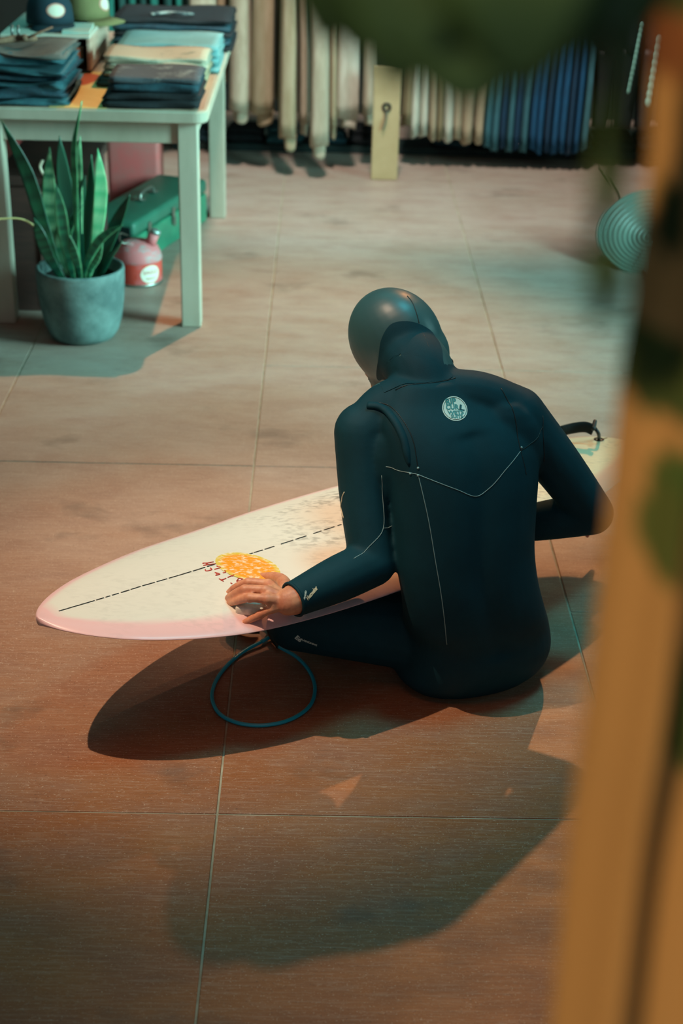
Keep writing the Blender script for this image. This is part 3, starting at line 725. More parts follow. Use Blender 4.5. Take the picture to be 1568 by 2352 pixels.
def word(s, u, v, w_, h_, rot, fm, m, name, parent, arch=0., off=.045, shear=0):
    tv, tf = text_geo(s, 1, 0, off, shear); a = np.array(tv); lo_, hi_ = a.min(0), a.max(0); P = []
    for p in a:
        x = ((p[0] - lo_[0]) / (hi_[0] - lo_[0]) - .5) * w_; y = ((p[1] - lo_[1]) / (hi_[1] - lo_[1]) - .5) * h_
        y += arch * (1 - (2 * x / w_) ** 2)
        P.append(tuple(fm(u + x * math.cos(rot) - y * math.sin(rot), v + x * math.sin(rot) + y * math.cos(rot))))
    return mk(name, (P, tf), m, parent=parent, smooth=False)
fm = decal_map(LC, LX, LY, .0013)
word('RIP', -.36, .5, .86, .5, .30, fm, M_teal, 'logo_lettering', suit, .04)
word('CUR', -.2, .07, 1.05, .46, .2, fm, M_teal, 'logo_lettering', suit, .03)
word('L', .56, .18, .42, .46, -.05, fm, M_teal2, 'logo_lettering', suit)
word('WETS', .06, -.28, 1.3, .34, .2, fm, M_teal, 'logo_lettering', suit, -.05)
word('SUITS', .18, -.58, .95, .3, .18, fm, M_teal, 'logo_lettering', suit, -.05)
# cuff prints (script line and a small capital line)
def print_line(s, p0, p1, h, m, shear=0, name='print_lettering', par=None, flip=1):
    p0, p1 = V(*p0), V(*p1); C = (p0 + p1) / 2; X = (p1 - p0) / 2
    nor = V(*suit_bvh.find_nearest(Vector(C))[1]); Y = np.cross(nor, X / np.linalg.norm(X)) * flip
    word(s, 0, 0, 2, h / 1.0, 0, lambda u, v: snap([C + u * X + v * Y], suit_bvh, .0007)[0], m, name, par or suit, shear=shear)
A_, B_ = [(-0.0123, 2.5099, 0.3266), (0.0065, 2.5304, 0.3421)]
print_line('Heatseeker', A_, B_, .0085, M_cream, .3)
A_, B_ = [(-0.0188, 2.5045, 0.3218), (-0.0142, 2.5186, 0.3398)]
print_line('E5 SEALED', A_, B_, .0034, M_print)
A_, B_ = [(-0.0341, 2.7320, 0.1069), (-0.0229, 2.7296, 0.0979)]
print_line('E6', A_, B_, .012, M_print)
A_, B_ = [(-0.0239, 2.7291, 0.1024), (0.0103, 2.7206, 0.0933)]
print_line('FLASH/LINING', A_, B_, .0055, M_print)
# script print running down the outer upper arm
for pts, r0 in (([(0.0582, 2.6879, 0.4694), (0.0542, 2.6911, 0.4563), (0.0536, 2.6908, 0.4468)], .0013), ([(0.0535, 2.6911, 0.4485), (0.0523, 2.6960, 0.4316), (0.0550, 2.6868, 0.4237), (0.0577, 2.6789, 0.4161)], .0016)):
    mk('arm_print', tube(snap(spline(np.array(pts), 14), suit_bvh, .0004), r0, 6), M_cream, parent=suit)

# ---------------------------------------------------------------- wax under the hand
M_waxbar = mat('surf_wax', '#e6e0d2', .6, var='#cfc6b2', scale=60, bump=.3, bscale=90)
wc = (JL['r1'] + JL['m1']) / 2; wd = deck_pt(*[board_so(wc[0], wc[1])[0], board_so(wc[0], wc[1])[1]])
mk('wax_bar', box((wc[0] - .022, wc[1] - .004, wd[2] - .003), (wc[0] + .034, wc[1] + .034, wd[2] + .016), .005, 3, rot=-.12), M_waxbar, label='white bar of surf wax under the fingers on the surfboard', cat='wax')

# ---------------------------------------------------------------- table
M_tab = mat('cream_painted_wood', '#b9b5a4', .45, var='#a29f8e', scale=5, stretch=(1, 1, .3), bump=.1)
M_top = mat('table_top', '#b8a491', .4, var='#a8957f', scale=4, stretch=(4, 1, 1))
TX0, TX1, TY0, TY1 = -1.135, -.368, 4.885, 6.385
table = thing('display_table', ((TX0 + TX1) / 2, (TY0 + TY1) / 2, 0), 'cream painted wooden table with square legs, holding folded jeans', 'table')
def rrect(x0, x1, y0, y1, r, z, n=6):
    out = []
    for cx, cy, a0 in ((x1 - r, y1 - r, 0), (x0 + r, y1 - r, 90), (x0 + r, y0 + r, 180), (x1 - r, y0 + r, 270)):
        for k in range(n + 1): a = math.radians(a0 + 90 * k / n); out.append((cx + r * math.cos(a), cy + r * math.sin(a), z))
    return out
mk('tabletop', loft([rrect(TX0 + .004, TX1 - .004, TY0 + .004, TY1 - .004, .04, .700), rrect(TX0, TX1, TY0, TY1, .044, .704), rrect(TX0, TX1, TY0, TY1, .044, .734), rrect(TX0 + .004, TX1 - .004, TY0 + .004, TY1 - .004, .04, .7385)]), M_tab, parent=table, smooth=False)
mk('top_panel', loft([rrect(TX0 + .012, TX1 - .012, TY0 + .012, TY1 - .012, .034, .737), rrect(TX0 + .012, TX1 - .012, TY0 + .012, TY1 - .012, .034, .74)]), M_top, parent=table, smooth=False, label='bare pinkish wooden top surface')
for a, b_ in (((TX0 + .06, TY0 + .05, .625), (TX1 - .06, TY0 + .072, .702)), ((TX0 + .06, TY1 - .072, .625), (TX1 - .06, TY1 - .05, .702)), ((TX0 + .045, TY0 + .06, .625), (TX0 + .067, TY1 - .06, .702)), ((TX1 - .067, TY0 + .06, .625), (TX1 - .045, TY1 - .06, .702))):
    mk('apron', box(a, b_, .003), M_tab, parent=table, smooth=False)
for x in (TX0 + .034, TX1 - .100):
    for y in (TY0 + .038, TY1 - .104):
        mk('leg', box((x, y, 0), (x + .066, y + .066, .702), .005, 3), M_tab, parent=table, smooth=False)

# ---------------------------------------------------------------- folded clothes
def folded(name, x0, x1, y0, y1, z0, layers, t, m, label, cat, group, seed, wob=.006, par=None):
    rd = random.Random(seed); path = []
    for i in range(layers):
        z = z0 + t * (i + .5); ys = np.linspace(y1, y0 + t * .5, 7) if i % 2 == 0 else np.linspace(y0 + t * .5, y1 - .01 * i, 7)
        path += [(y, z) for y in ys]
        if i < layers - 1:
            yc = path[-1][0]; sgn = -1 if i % 2 == 0 else 1
            for a in np.linspace(-math.pi / 2, math.pi / 2, 7)[1:-1]: path.append((yc + sgn * math.cos(a) * t * .5, z + t * .5 + math.sin(a) * t * .5))
    P = np.array(path); T = np.gradient(P, axis=0); T /= np.linalg.norm(T, axis=1)[:, None] + 1e-9; Nn = np.c_[-T[:, 1], T[:, 0]]
    A = P + Nn * t * .46; B = P - Nn * t * .46; ring0 = np.r_[A, B[::-1]]
    ph = [rd.uniform(0, 6.28) for _ in range(6)]; secs = []
    xs = np.linspace(x0, x1, 15); 
    for i, x in enumerate(xs):
        e = min(i, 14 - i); sq = .72 if e == 0 else (.93 if e == 1 else 1.0); ring = []
        for y, z in ring0:
            h = (z - z0) / (t * layers); fz = z0 + t * layers * .5 + (z - z0 - t * layers * .5) * sq
            dz = wob * .5 * h * (math.sin(9 * x + ph[0] + 3 * y) + .6 * math.sin(23 * x + ph[1] + 9 * y)) * h
            dy = wob * (math.sin(11 * x + ph[2]) + .5 * math.sin(29 * x + ph[3] + h * 4)) * (1 - min(1, max(0, (y - y0) / (y1 - y0))))
            dx = wob * .8 * math.sin(6 * h + ph[4] + 5 * y) * (1 if e < 3 else 0)
            ring.append((x + dx, y + dy, max(fz + dz, z0)))
        secs.append(ring)
    return mk(name, loft(secs), m, label=label, cat=cat, group=group)
M_den = [mat('dark_denim', '#1a4450', .85, var='#2d626a', scale=30, stretch=(1, 3, 3), bump=.4, bscale=150), mat('navy_denim', '#0e2a36', .85, var='#1b4450', scale=26, bump=.4, bscale=150), mat('black_denim', '#070f14', .85, var='#0d1a20', scale=26, bump=.4, bscale=150)]
M_gry = mat('grey_denim', '#59615c', .85, var='#454f4e', scale=22, bump=.4, bscale=150)
M_wsh = mat('washed_denim', '#3a454c', .85, var='#7d8a88', scale=16, bump=.4, lo=.55, hi=.75)
M_bge = mat('printed_canvas', '#a5a08c', .85, var='#5d7666', scale=14, stretch=(1, 2, 1), lo=.6, hi=.7, bump=.4)
M_bg2 = mat('beige_canvas', '#a79c7e', .85, var='#8f8468', scale=14, bump=.4)
M_aqu = mat('aqua_cotton', '#6c9ea0', .85, var='#609193', scale=10, bump=.4)
M_grn = mat('bottle_green_cotton', '#0e2a20', .85, var='#0a1c17', scale=20, bump=.4)
M_lace = mat('pale_trim', '#93a09a', .8, var='#37474a', scale=40, lo=.45, hi=.55)
zt = .7405
ORD = ['lowest', 'second from the bottom', 'third from the bottom', 'fourth from the bottom', 'fifth from the bottom', 'sixth from the bottom', 'topmost']
for i in range(7):
    c = (M_den[0], M_den[1], M_den[0], M_den[1], M_den[0], M_den[0], M_gry)[i]
    k = ('dark blue', 'navy', 'dark blue', 'navy', 'dark blue', 'teal blue', 'grey')[i]
    folded('folded_jeans', -1.125, -.825 - .006 * (i % 3), 4.90 + .008 * (i % 2) + i * .006, 5.30 - i * .012, zt + i * .0236, 2, .0117, c, k + ' folded jeans, ' + ORD[i] + ' in the tall stack at the table\'s left', 'jeans', 'tall stack of folded jeans', 20 + i, .018)
for i in range(4):
    c = (M_den[2], M_den[2], M_den[1], M_wsh)[i]; k = ('black', 'black', 'navy', 'washed grey')[i]
    folded('folded_jeans', -.70 + (.02 if i > 1 else 0), -.398 + .004 * (i % 2), 4.905 + .006 * i, 5.20 - .01 * i, zt + i * .0245, 2, .0122, c, k + ' folded jeans, ' + ('lowest', 'second from the bottom', 'third from the bottom', 'topmost')[i] + ' in the front stack beside the yellow sheet', 'jeans', 'front stack of folded jeans', 40 + i, .007)
folded('folded_shirt', -.765, -.56, 5.235, 5.44, zt, 3, .011, M_grn, 'bottle green folded shirt behind the front jeans stack', 'shirt', None, 51)
for i in range(3):
    folded('folded_trousers', -.74 + .0 * i, -.395, 5.245 + .008 * i, 5.50, zt + (.034 if i == 0 else .034 + i * .022), 2, .011, (M_bg2, M_bge, M_bge)[i], ('plain beige folded trousers at the bottom of the beige stack', 'beige printed folded trousers in the middle of the beige stack', 'beige printed folded trousers on top of the beige stack')[i], 'trousers', 'stack of beige folded trousers', 60 + i, .008)
mk('folded_towel', box((-.56, 5.24, zt), (-.40, 5.5, zt + .034), .008, 3), M_bg2, label='beige folded cloth under the beige trousers stack', cat='cloth')
for i in range(4):
    folded('folded_shirt', -.735, -.372 - .004 * (i % 2), 5.53 + .006 * i, 5.84, zt + i * .0235, 2, .0117, M_aqu, 'pale aqua folded shirt, ' + ('lowest', 'second from the bottom', 'third from the bottom', 'topmost')[i] + ' of the aqua stack', 'shirt', 'stack of aqua folded shirts', 70 + i, .007)
for i in range(5):
    folded('folded_jeans', -.80, -.352 - .006 * (i % 2), 5.95 + .006 * i, 6.33, zt + i * .0235, 2, .0117, M_den[1] if i % 2 else M_den[2], 'near-black folded jeans, ' + ('lowest', 'second from the bottom', 'middle one', 'second from the top', 'topmost under the trim')[i] + ' of the rear stack', 'jeans', 'rear stack of folded jeans', 80 + i, .006)
mk('frayed_belt', tube([(-.66, 6.0, zt + .127), (-.6, 6.02, zt + .131), (-.54, 6.0, zt + .132), (-.5, 6.03, zt + .128)], [.011, .012, .012, .008], 10, n=24, flat=.5), M_lace, label='pale frayed woven belt on the rear jeans stack', cat='belt')
# printed sheet on the table
M_yel = mat('yellow_paper', '#d8c078', .6, var='#ccb268', scale=6); M_org = mat('red_orange_print', '#b5522c', .6)
sheet = mk('printed_sheet', loft([rrect(-.875, -.69, 4.897, 5.50, .006, .7402), rrect(-.875, -.69, 4.897, 5.50, .006, .7416)]), M_yel, smooth=False, label='yellow printed sheet lying between the jeans stacks', cat='paper')
th = np.linspace(0, 2 * math.pi, 25)[:-1]
mk('printed_shape', loft([[(-.825 + .05 * math.cos(a) * (1 + .25 * math.sin(2 * a)), 5.36 + .105 * math.sin(a), .7417) for a in th], [(-.825 + .05 * math.cos(a) * (1 + .25 * math.sin(2 * a)), 5.36 + .105 * math.sin(a), .7420) for a in th]]), M_org, parent=sheet, smooth=False, label='red-orange printed shape')
# ---------------------------------------------------------------- crate with caps
M_wood = mat('pale_pine', '#c2ab97', .6, var='#a88a78', scale=6, stretch=(3, 1, 12), bump=.2); M_dark = mat('dark_stained_wood', '#3a2720', .7, var='#2a1b16', scale=8, stretch=(1, 6, 1)); M_rim = mat('pale_edge', '#b9bcae', .55)
crate = thing('wooden_crate', (-.98, 5.72, .7405), 'pale wooden crate lying with its dark inside open to the front, on the table', 'crate')
cx0, cx1, cy0, cy1, cz0, cz1 = -1.132, -.818, 5.47, 5.97, .7405, .868
mk('bottom_board', box((cx0, cy0, cz0), (cx1, cy1, cz0 + .010), .002), M_dark, parent=crate, smooth=False)
mk('top_board', box((cx0, cy0, cz1 - .010), (cx1, cy1, cz1), .003), M_rim, parent=crate, smooth=False)
mk('side_board', box((cx1 - .012, cy0, cz0 + .0102), (cx1, cy1, cz1 - .0102), .002), M_wood, parent=crate, smooth=False)
mk('side_board', box((cx0, cy0, cz0 + .0102), (cx0 + .012, cy1, cz1 - .0102), .002), M_wood, parent=crate, smooth=False)
mk('back_board', box((cx0 + .0125, cy1 - .012, cz0 + .0102), (cx1 - .0125, cy1, cz1 - .0102), .002), M_dark, parent=crate, smooth=False)
M_chr = mat('bright_steel', '#c8d4d2', .2, metal=1)
mk('steel_tumbler', lathe((-.868, 5.53, cz0 + .0105), [(0, 0), (.017, 0), (.019, .004), (.021, .07), (.0215, .072), (.0195, .07), (.017, .006), (0, .006)], 24), M_chr, label='small steel tumbler inside the crate', cat='tumbler')
M_ppr = mat('pale_blue_paper', '#8fb6ae', .7, var='#b9bfae', scale=12)
mk('paper_stack', box((-.925, 5.50, cz1 + .0003), (-.828, 5.70, cz1 + .009), .001, 1, rot=.06), M_ppr, smooth=False, label='pale blue papers on the crate beneath the caps', cat='paper')
M_nvy = mat('navy_twill', '#0b2a36', .85, bump=.3, bscale=500); M_olv = mat('olive_twill', '#6d6b43', .85, var='#77744b', scale=12, bump=.3, bscale=500); M_ptc = mat('cap_patch', '#cfc6b4', .7); M_ptr = mat('cap_patch_rim', '#c98a78', .7)
def cap(name, loc, yaw, tilt, m, label, pm=None):
    t = thing(name, loc, label, 'cap', 'caps on the crate'); Mx = Matrix.Translation(loc) @ Matrix.Rotation(yaw, 4, 'Z') @ Matrix.Rotation(tilt, 4, 'Y')
    prof = [(0, .115), (.025, .113), (.05, .104), (.068, .088), (.079, .062), (.084, .03), (.085, .0), (.082, .0), (.080, .03), (.07, .07), (.04, .098), (0, .106)]
    mk('crown', xform(lathe((0, 0, 0), prof, 32), Mx), m, parent=t)
    secs = []
    for i in range(13):
        a = math.radians(-62 + 124 * i / 12); r0, r1 = .078, .078 + .068 * math.cos(a * 1.15) ** .7 if abs(a * 1.15) < math.pi / 2 else .08
        d = V(math.cos(a), math.sin(a), 0); zc = -.012 * math.sin(a) ** 2 - .004
        secs.append([tuple(d * r0 + V(0, 0, .006)), tuple(d * ((r0 + r1) / 2) + V(0, 0, .004 + zc)), tuple(d * r1 + V(0, 0, zc - .004)), tuple(d * r1 + V(0, 0, zc - .008)), tuple(d * ((r0 + r1) / 2) + V(0, 0, zc)), tuple(d * r0 + V(0, 0, .002))])
    mk('brim', xform(loft(secs), Mx), m, parent=t)
    mk('button', xform(ellipsoid((0, 0, .116), (.008, .008, .004), nu=12, nv=8), Mx), m, parent=t)
    if pm:
        pt = []
        for (rr, zz, mm, nm, of) in ((.034, .024, M_ptr, 'patch_rim', .0012), (.029, .019, M_ptc, 'patch', .0024)):
            secs2 = []
            for r in np.linspace(0, 1, 6):
                ring = []
                for a in np.linspace(0, 2 * math.pi, 25)[:-1]:
                    y, z = rr * r * math.cos(a), .052 + zz * r * math.sin(a); rad = float(np.interp(z, [0, .03, .062, .088], [.085, .084, .079, .068])) + of
                    ring.append((math.sqrt(max(1e-6, rad ** 2 - y ** 2)), y, z))
                secs2.append(ring)
            mk(nm, xform(loft(secs2, cap=False), Mx), mm, parent=t)
    return t
cap('baseball_cap', (-.985, 5.66, cz1 + .0135), -1.1, .0, M_nvy, 'navy cap with an oval patch on the crate, left of the olive cap', True)
cap('baseball_cap', (-.875, 5.80, cz1 + .0135), -.35, .0, M_olv, 'olive cap with an oval patch on the crate', True)
# little driftwood stand on the jeans stack
M_drift = mat('driftwood', '#8a6a52', .8, var='#5f4636', scale=18, bump=.4)
ds = thing('driftwood_stand', (-1.0, 5.08, .908), 'small driftwood stand with two metal pegs and a stick, on the tall jeans stack', 'stand')
mk('base', merge(limb([(-1.07, 5.02, .916), (-1.0, 5.06, .922), (-.94, 5.1, .918)], [.007, .012, .008], 14, 10), limb([(-1.02, 5.09, .917), (-.965, 5.05, .928)], [.008, .011], 10, 10)), M_drift, parent=ds)
for x in (-1.005, -.985): mk('peg', tube([(x, 5.06, .925), (x, 5.062, .965)], .0045, 8), mat('dull_steel', '#7f8783', .4, metal=.8), parent=ds)
mk('stick', tube([(-.96, 5.06, .925), (-.88, 5.1, .955)], [.0045, .0035], 8), M_drift, parent=ds)

# ---------------------------------------------------------------- snake plant
PC = (-.787, 4.815, 0)
M_pot = mat('grey_green_concrete', '#4d6867', .75, var='#7b9995', scale=9, bump=.25, bscale=120, lo=.4, hi=.75)
plant = thing('snake_plant', PC, 'snake plant with upright banded leaves in a grey concrete pot before the table', 'potted plant')
mk('pot', lathe(PC, [(0, 0), (.085, 0), (.102, .006), (.118, .03), (.130, .07), (.138, .12), (.143, .18), (.145, .236), (.144, .243), (.139, .246), (.132, .243), (.130, .235), (.128, .19), (0, .19)], 56), M_pot, parent=plant)
g = G(); rd = random.Random(9); n = 14
rings_ = []
for i, r in enumerate(np.linspace(0.002, .128, 8)): rings_.append([(PC[0] + r * math.cos(a), PC[1] + r * math.sin(a), .205 + rd.uniform(-.004, .004)) for a in np.linspace(0, 2 * math.pi, 29)[:-1]])
mk('soil', loft(rings_, cap=False), mat('potting_soil', '#1b1512', .95, var='#2c221b', scale=60, bump=.6), parent=plant)
M_leaf = mat('snake_leaf', '#1f5a3c', .38, attr=True, spec=.5)
def blade(P, wd, c1, c2, edge, tw=0., seed=0, face=(0, -1, 0), bands=9):
    Q = spline(np.array(P, float), 26); rd = random.Random(seed); T = np.gradient(Q, axis=0); T /= np.linalg.norm(T, axis=1)[:, None]
    v = []; cc = []; secs = []
    for i, q in enumerate(Q):
        t = i / 25; w_ = wd * .5 * min(1, (.45 + 1.1 * t)) * max(.03, (1 - max(0, (t - .62) / .38) ** 1.8))
        fa = V(*face); a = tw * t; sd = np.cross(T[i], fa); sd /= np.linalg.norm(sd); nr = np.cross(sd, T[i]); s2 = sd * math.cos(a) + nr * math.sin(a); n2 = nr * math.cos(a) - sd * math.sin(a)
        ring = []; bnd = .5 + .5 * math.sin(t * bands * 6.28 + rd.uniform(-.8, .8))
        for x, th_ in ((-1, 0), (-.8, .0012), (-.4, .0026), (0, .003), (.4, .0026), (.8, .0012), (1, 0), (.8, -.0012), (.4, -.0026), (0, -.003), (-.4, -.0026), (-.8, -.0012)):
            ring.append(tuple(q + s2 * x * w_ + n2 * (th_ - .18 * w_ * (1 - x * x)))); e = max(0, (abs(x) - .7) / .3)
            k = bnd * (.6 + .4 * rd.random()); cc.append(tuple((c1[j] * (1 - k) + c2[j] * k) * (1 - e * .6) + edge[j] * e * .6 for j in range(3)))
        secs.append(ring)
    return loft(secs), cc
DK, MD, LT, PL, ED, DRY = lin('#0f4030'), lin('#21704f'), lin('#4bb07c'), lin('#98d2a2'), lin('#74b37c'), lin('#d0bc80')  # leaf greens; dark and pale picks put shaded and lit sides into the colour
LV = [
    ([(-0.8668, 4.8000, 0.2040), (-0.8958, 4.8000, 0.3793), (-0.9357, 4.7900, 0.5513), (-1.0035, 4.7800, 0.7248)], .048, DK, MD, DK, .3),
    ([(-0.8423, 4.8400, 0.1917), (-0.8777, 4.8400, 0.3682), (-0.8773, 4.8400, 0.5118), (-0.8692, 4.8500, 0.6246)], .046, MD, PL, ED, .2),
    ([(-0.8045, 4.8300, 0.1957), (-0.8050, 4.8300, 0.3728), (-0.8268, 4.8400, 0.5130), (-0.8346, 4.8400, 0.6665)], .050, DK, DK, MD, -.3),
    ([(-0.8031, 4.8700, 0.1979), (-0.7958, 4.8700, 0.3907), (-0.7909, 4.8700, 0.5346), (-0.7732, 4.8700, 0.6584)], .040, MD, PL, ED, .1),
    ([(-0.7921, 4.8000, 0.2650), (-0.7834, 4.7800, 0.5294), (-0.7777, 4.7700, 0.6563), (-0.7447, 4.7600, 0.7912)], .022, MD, LT, ED, .8),
    ([(-0.7497, 4.8200, 0.2002), (-0.7283, 4.8200, 0.3483), (-0.7082, 4.8200, 0.5067), (-0.7120, 4.8200, 0.6325)], .044, LT, PL, ED, -.2),
    ([(-0.7629, 4.8400, 0.1934), (-0.7583, 4.8400, 0.3710), (-0.7449, 4.8500, 0.4981), (-0.7369, 4.8500, 0.6040)], .032, DK, DK, LT, .4),
    ([(-0.7280, 4.8000, 0.2072), (-0.7010, 4.7900, 0.2995), (-0.6557, 4.7800, 0.4049), (-0.6062, 4.7600, 0.5023)], .040, DK, DK, MD, .3),
    ([(-0.7740, 4.7700, 0.2010), (-0.7466, 4.7600, 0.2931), (-0.6998, 4.7500, 0.3623), (-0.6282, 4.7400, 0.4097)], .028, DK, MD, ED, .2),
    ([(-0.7244, 4.8000, 0.1923), (-0.7095, 4.7900, 0.2375), (-0.6832, 4.7800, 0.2883), (-0.6371, 4.7700, 0.3477)], .020, DK, DK, MD, .2),
    ([(-0.8693, 4.8000, 0.2337), (-0.8943, 4.7800, 0.3490), (-0.9498, 4.7600, 0.4095), (-1.0426, 4.7400, 0.4173)], .013, DRY, DRY, DRY, 1.5),
    ([(-0.8452, 4.7700, 0.1994), (-0.8778, 4.7600, 0.2901), (-0.8994, 4.7500, 0.3649), (-0.9152, 4.7500, 0.4216)], .042, DK, MD, DK, .2),
    ([(-0.8147, 4.8000, 0.1903), (-0.8286, 4.8000, 0.3228), (-0.8369, 4.8000, 0.4237), (-0.8478, 4.8000, 0.5228)], .038, DK, MD, ED, -.4),
    ([(-0.7695, 4.7400, 0.2035), (-0.7813, 4.7300, 0.2724), (-0.7960, 4.7300, 0.3373), (-0.8010, 4.7300, 0.3730)], .028, DK, MD, ED, .2),
    ([(-0.8253, 4.8200, 0.1835), (-0.8301, 4.8200, 0.3021), (-0.8068, 4.8200, 0.3901), (-0.7684, 4.8200, 0.4484)], .026, DK, MD, ED, .5),
    ([(-0.7498, 4.7500, 0.2007), (-0.7414, 4.7400, 0.2556), (-0.7139, 4.7300, 0.3030), (-0.6950, 4.7200, 0.3497)], .022, MD, LT, PL, .3),
    ([(-0.7822, 4.8700, 0.1833), (-0.7817, 4.8700, 0.3325), (-0.7806, 4.8700, 0.4634), (-0.7628, 4.8700, 0.5352)], .034, DK, DK, MD, -.2),
]
for i, (P, wd, c1, c2, ed, tw) in enumerate(LV):
    P = [V(*p) for p in P]; P[0] = V(P[0][0] * .75 + PC[0] * .25, min(max(P[0][1], 4.72), 4.9), .2)
    gg, cc = blade(P, wd, c1, c2, ed, tw, i); mk('leaf', gg, M_leaf, parent=plant, cols=cc, label='dry curled yellow leaf' if i == 10 else None)

# ---------------------------------------------------------------- under the table
M_trk = mat('dark_brown_board', '#4a2e27', .8, var='#38231d', scale=6, stretch=(1, 1, 5)); M_trk2 = mat('worn_brown_board', '#75584f', .8, var='#5e463f', scale=6, stretch=(1, 1, 5)); M_cr = mat('cream_paint', '#e8dcc4', .7)
trunk = thing('storage_chest', (-.93, 5.3, 0), 'dark brown wooden chest with cream lettering under the table behind the plant', 'trunk')
mk('body', box((-1.09, 5.06, .0), (-.80, 5.58, .44), .004), M_trk, parent=trunk, smooth=False)
mk('lid', box((-1.10, 5.05, .442), (-.79, 5.59, .475), .006), M_trk, parent=trunk, smooth=False)
pl0, pl1 = (-0.9593, 5.0500, 0.4115)[0], (-0.8888, 5.0500, 0.4131)[0]
mk('front_plank', box((pl0, 5.052, .02), (pl1, 5.0615, .43), .002), M_trk2, parent=trunk, smooth=False)
for st, r in (([(-0.9310, 5.0500, 0.5330), (-0.9410, 5.0500, 0.5123), (-0.9351, 5.0500, 0.4919), (-0.9247, 5.0500, 0.4716), (-0.9320, 5.0500, 0.4477)], .005), ([(-0.9378, 5.0500, 0.4268), (-0.9367, 5.0500, 0.4209)], .007), ([(-0.9420, 5.0500, 0.4059), (-0.9428, 5.0500, 0.3700), (-0.9323, 5.0500, 0.3732), (-0.9318, 5.0500, 0.4046), (-0.9420, 5.0500, 0.4059)], .004), ([(-0.9321, 5.0500, 0.3295), (-0.9233, 5.0500, 0.3040)], .006), ([(-0.9279, 5.0500, 0.2535), (-0.9149, 5.0500, 0.2231)], .006)):
    mk('letter', tube(st, r, 8, n=24), M_cr, parent=trunk)
M_grnm = mat('green_enamel', '#2f7f62', .45, var='#22644f', scale=7, lo=.45, hi=.7, metal=.0); M_grnd = mat('dark_enamel', '#0a2a28', .5); M_hw = mat('worn_steel', '#8c948c', .4, metal=.9)
TBO = V(-.70, 5.56, 0); td = V(.31, .95, 0); td /= np.linalg.norm(td); tw_ = V(-td[1], td[0], 0)
def tb(a, b_, z): return TBO + td * a + tw_ * b_ + V(0, 0, z)
tool = thing('toolbox', tuple(tb(.36, .11, 0)), 'long green metal toolbox with steel latches under the table', 'toolbox')
def tbox(a0, a1, b0, b1, z0, z1, bev=.004, seg=2):
    Mx = Matrix((( td[0], tw_[0], 0, TBO[0]), (td[1], tw_[1], 0, TBO[1]), (0, 0, 1, 0), (0, 0, 0, 1))); return xform(box((a0, b0, z0), (a1, b1, z1), bev, seg), Mx)
mk('body', tbox(0, .72, 0, .22, 0, .118, .006), M_grnm, parent=tool, smooth=False)
mk('lid', tbox(-.003, .723, -.003, .223, .12, .178, .018, 4), mat('worn_green_enamel', '#1f5c4b', .5, var='#2b6a57', scale=6), parent=tool)
mk('end_plate', tbox(-.006, -.001, .012, .208, .012, .16, .002), M_grnd, parent=tool, smooth=False, label='dark end plate')
for a in (.13, .36, .59):
    lt = mk('latch', tbox(a - .012, a + .012, -.009, -.003, .085, .150, .002), M_hw, parent=tool, smooth=False)
    mk('hasp', tbox(a - .007, a + .007, -.014, -.0095, .075, .112, .002), M_hw, parent=lt, smooth=False)
hn = mk('handle', tube([tb(.30, .11, .178), tb(.305, .11, .198), tb(.33, .11, .206), tb(.40, .11, .206), tb(.425, .11, .198), tb(.43, .11, .178)], .007, 10, n=40), M_hw, parent=tool, label='steel carrying handle')
for a in (.30, .43): mk('handle_mount', tbox(a - .014, a + .014, .092, .128, .178, .186, .002), M_hw, parent=hn, smooth=False)
# gas can
M_red = mat('red_can_paint', '#d2483a', .5, var='#cf7a80', scale=9, lo=.5, hi=.75); M_pnk = mat('faded_pink_paint', '#cb7478', .6, var='#9aa09f', scale=10, stretch=(1, 1, 2.5), lo=.5, hi=.62)
GC = (-.672, 5.425, 0)
can = thing('gas_can', GC, 'round red gas can with a white oval label beside the green toolbox', 'gas can')
mk('body', lathe(GC, [(0, 0), (.08, 0), (.086, .003), (.088, .008), (.088, .085)], 48), M_red, parent=can)
mk('base_rim', lathe(GC, [(.084, 0), (.0895, .0), (.0905, .006), (.088, .0095)], 48), M_hw, parent=can)
mk('shoulder', lathe(GC, [(.088, .085), (.0895, .087), (.0895, .092), (.086, .108), (.076, .130), (.058, .146), (.034, .154), (0, .157)], 48), M_pnk, parent=can, label='faded pink domed shoulder')
nb = V(GC[0] + .045, GC[1] - .01, .140)
mk('spout', tube([nb, nb + V(.022, .0, .045)], [.021, .018], 20), M_pnk, parent=can)
mk('spout_cap', tube([nb + V(.022, 0, .045), nb + V(.027, 0, .056)], [.020, .019], 20), mat('zinc_cap', '#9fb3ae', .4, metal=.6), parent=can, label='grey spout cap')
lg = mk('lug', box((GC[0] - .035, GC[1] - .05, .130), (GC[0] - .010, GC[1] - .042, .160), .003), M_pnk, parent=can, smooth=False)
mk('bail', tube([(GC[0] - .022, GC[1] - .05, .155), (GC[0] - .05, GC[1] - .07, .165), (GC[0] - .06, GC[1] - .01, .18), (GC[0] - .04, GC[1] + .05, .155)], .0028, 8, n=30), M_hw, parent=can)
def cyl(a0, R): return lambda u, v: (GC[0] + R * math.cos(a0 + u / R), GC[1] + R * math.sin(a0 + u / R), v)
fm = cyl(math.radians(-52), .0888); M_lbl = mat('label_white', '#e2e0cf', .6); M_rtx = mat('label_red', '#b04a44', .6)
secs = [[fm(.04 * r * math.cos(a), .047 + .033 * r * math.sin(a)) for a in np.linspace(0, 2 * math.pi, 37)[:-1]] for r in np.linspace(.02, 1, 8)]
lb = mk('label', loft(secs, cap=False), M_lbl, parent=can, label='white oval label')
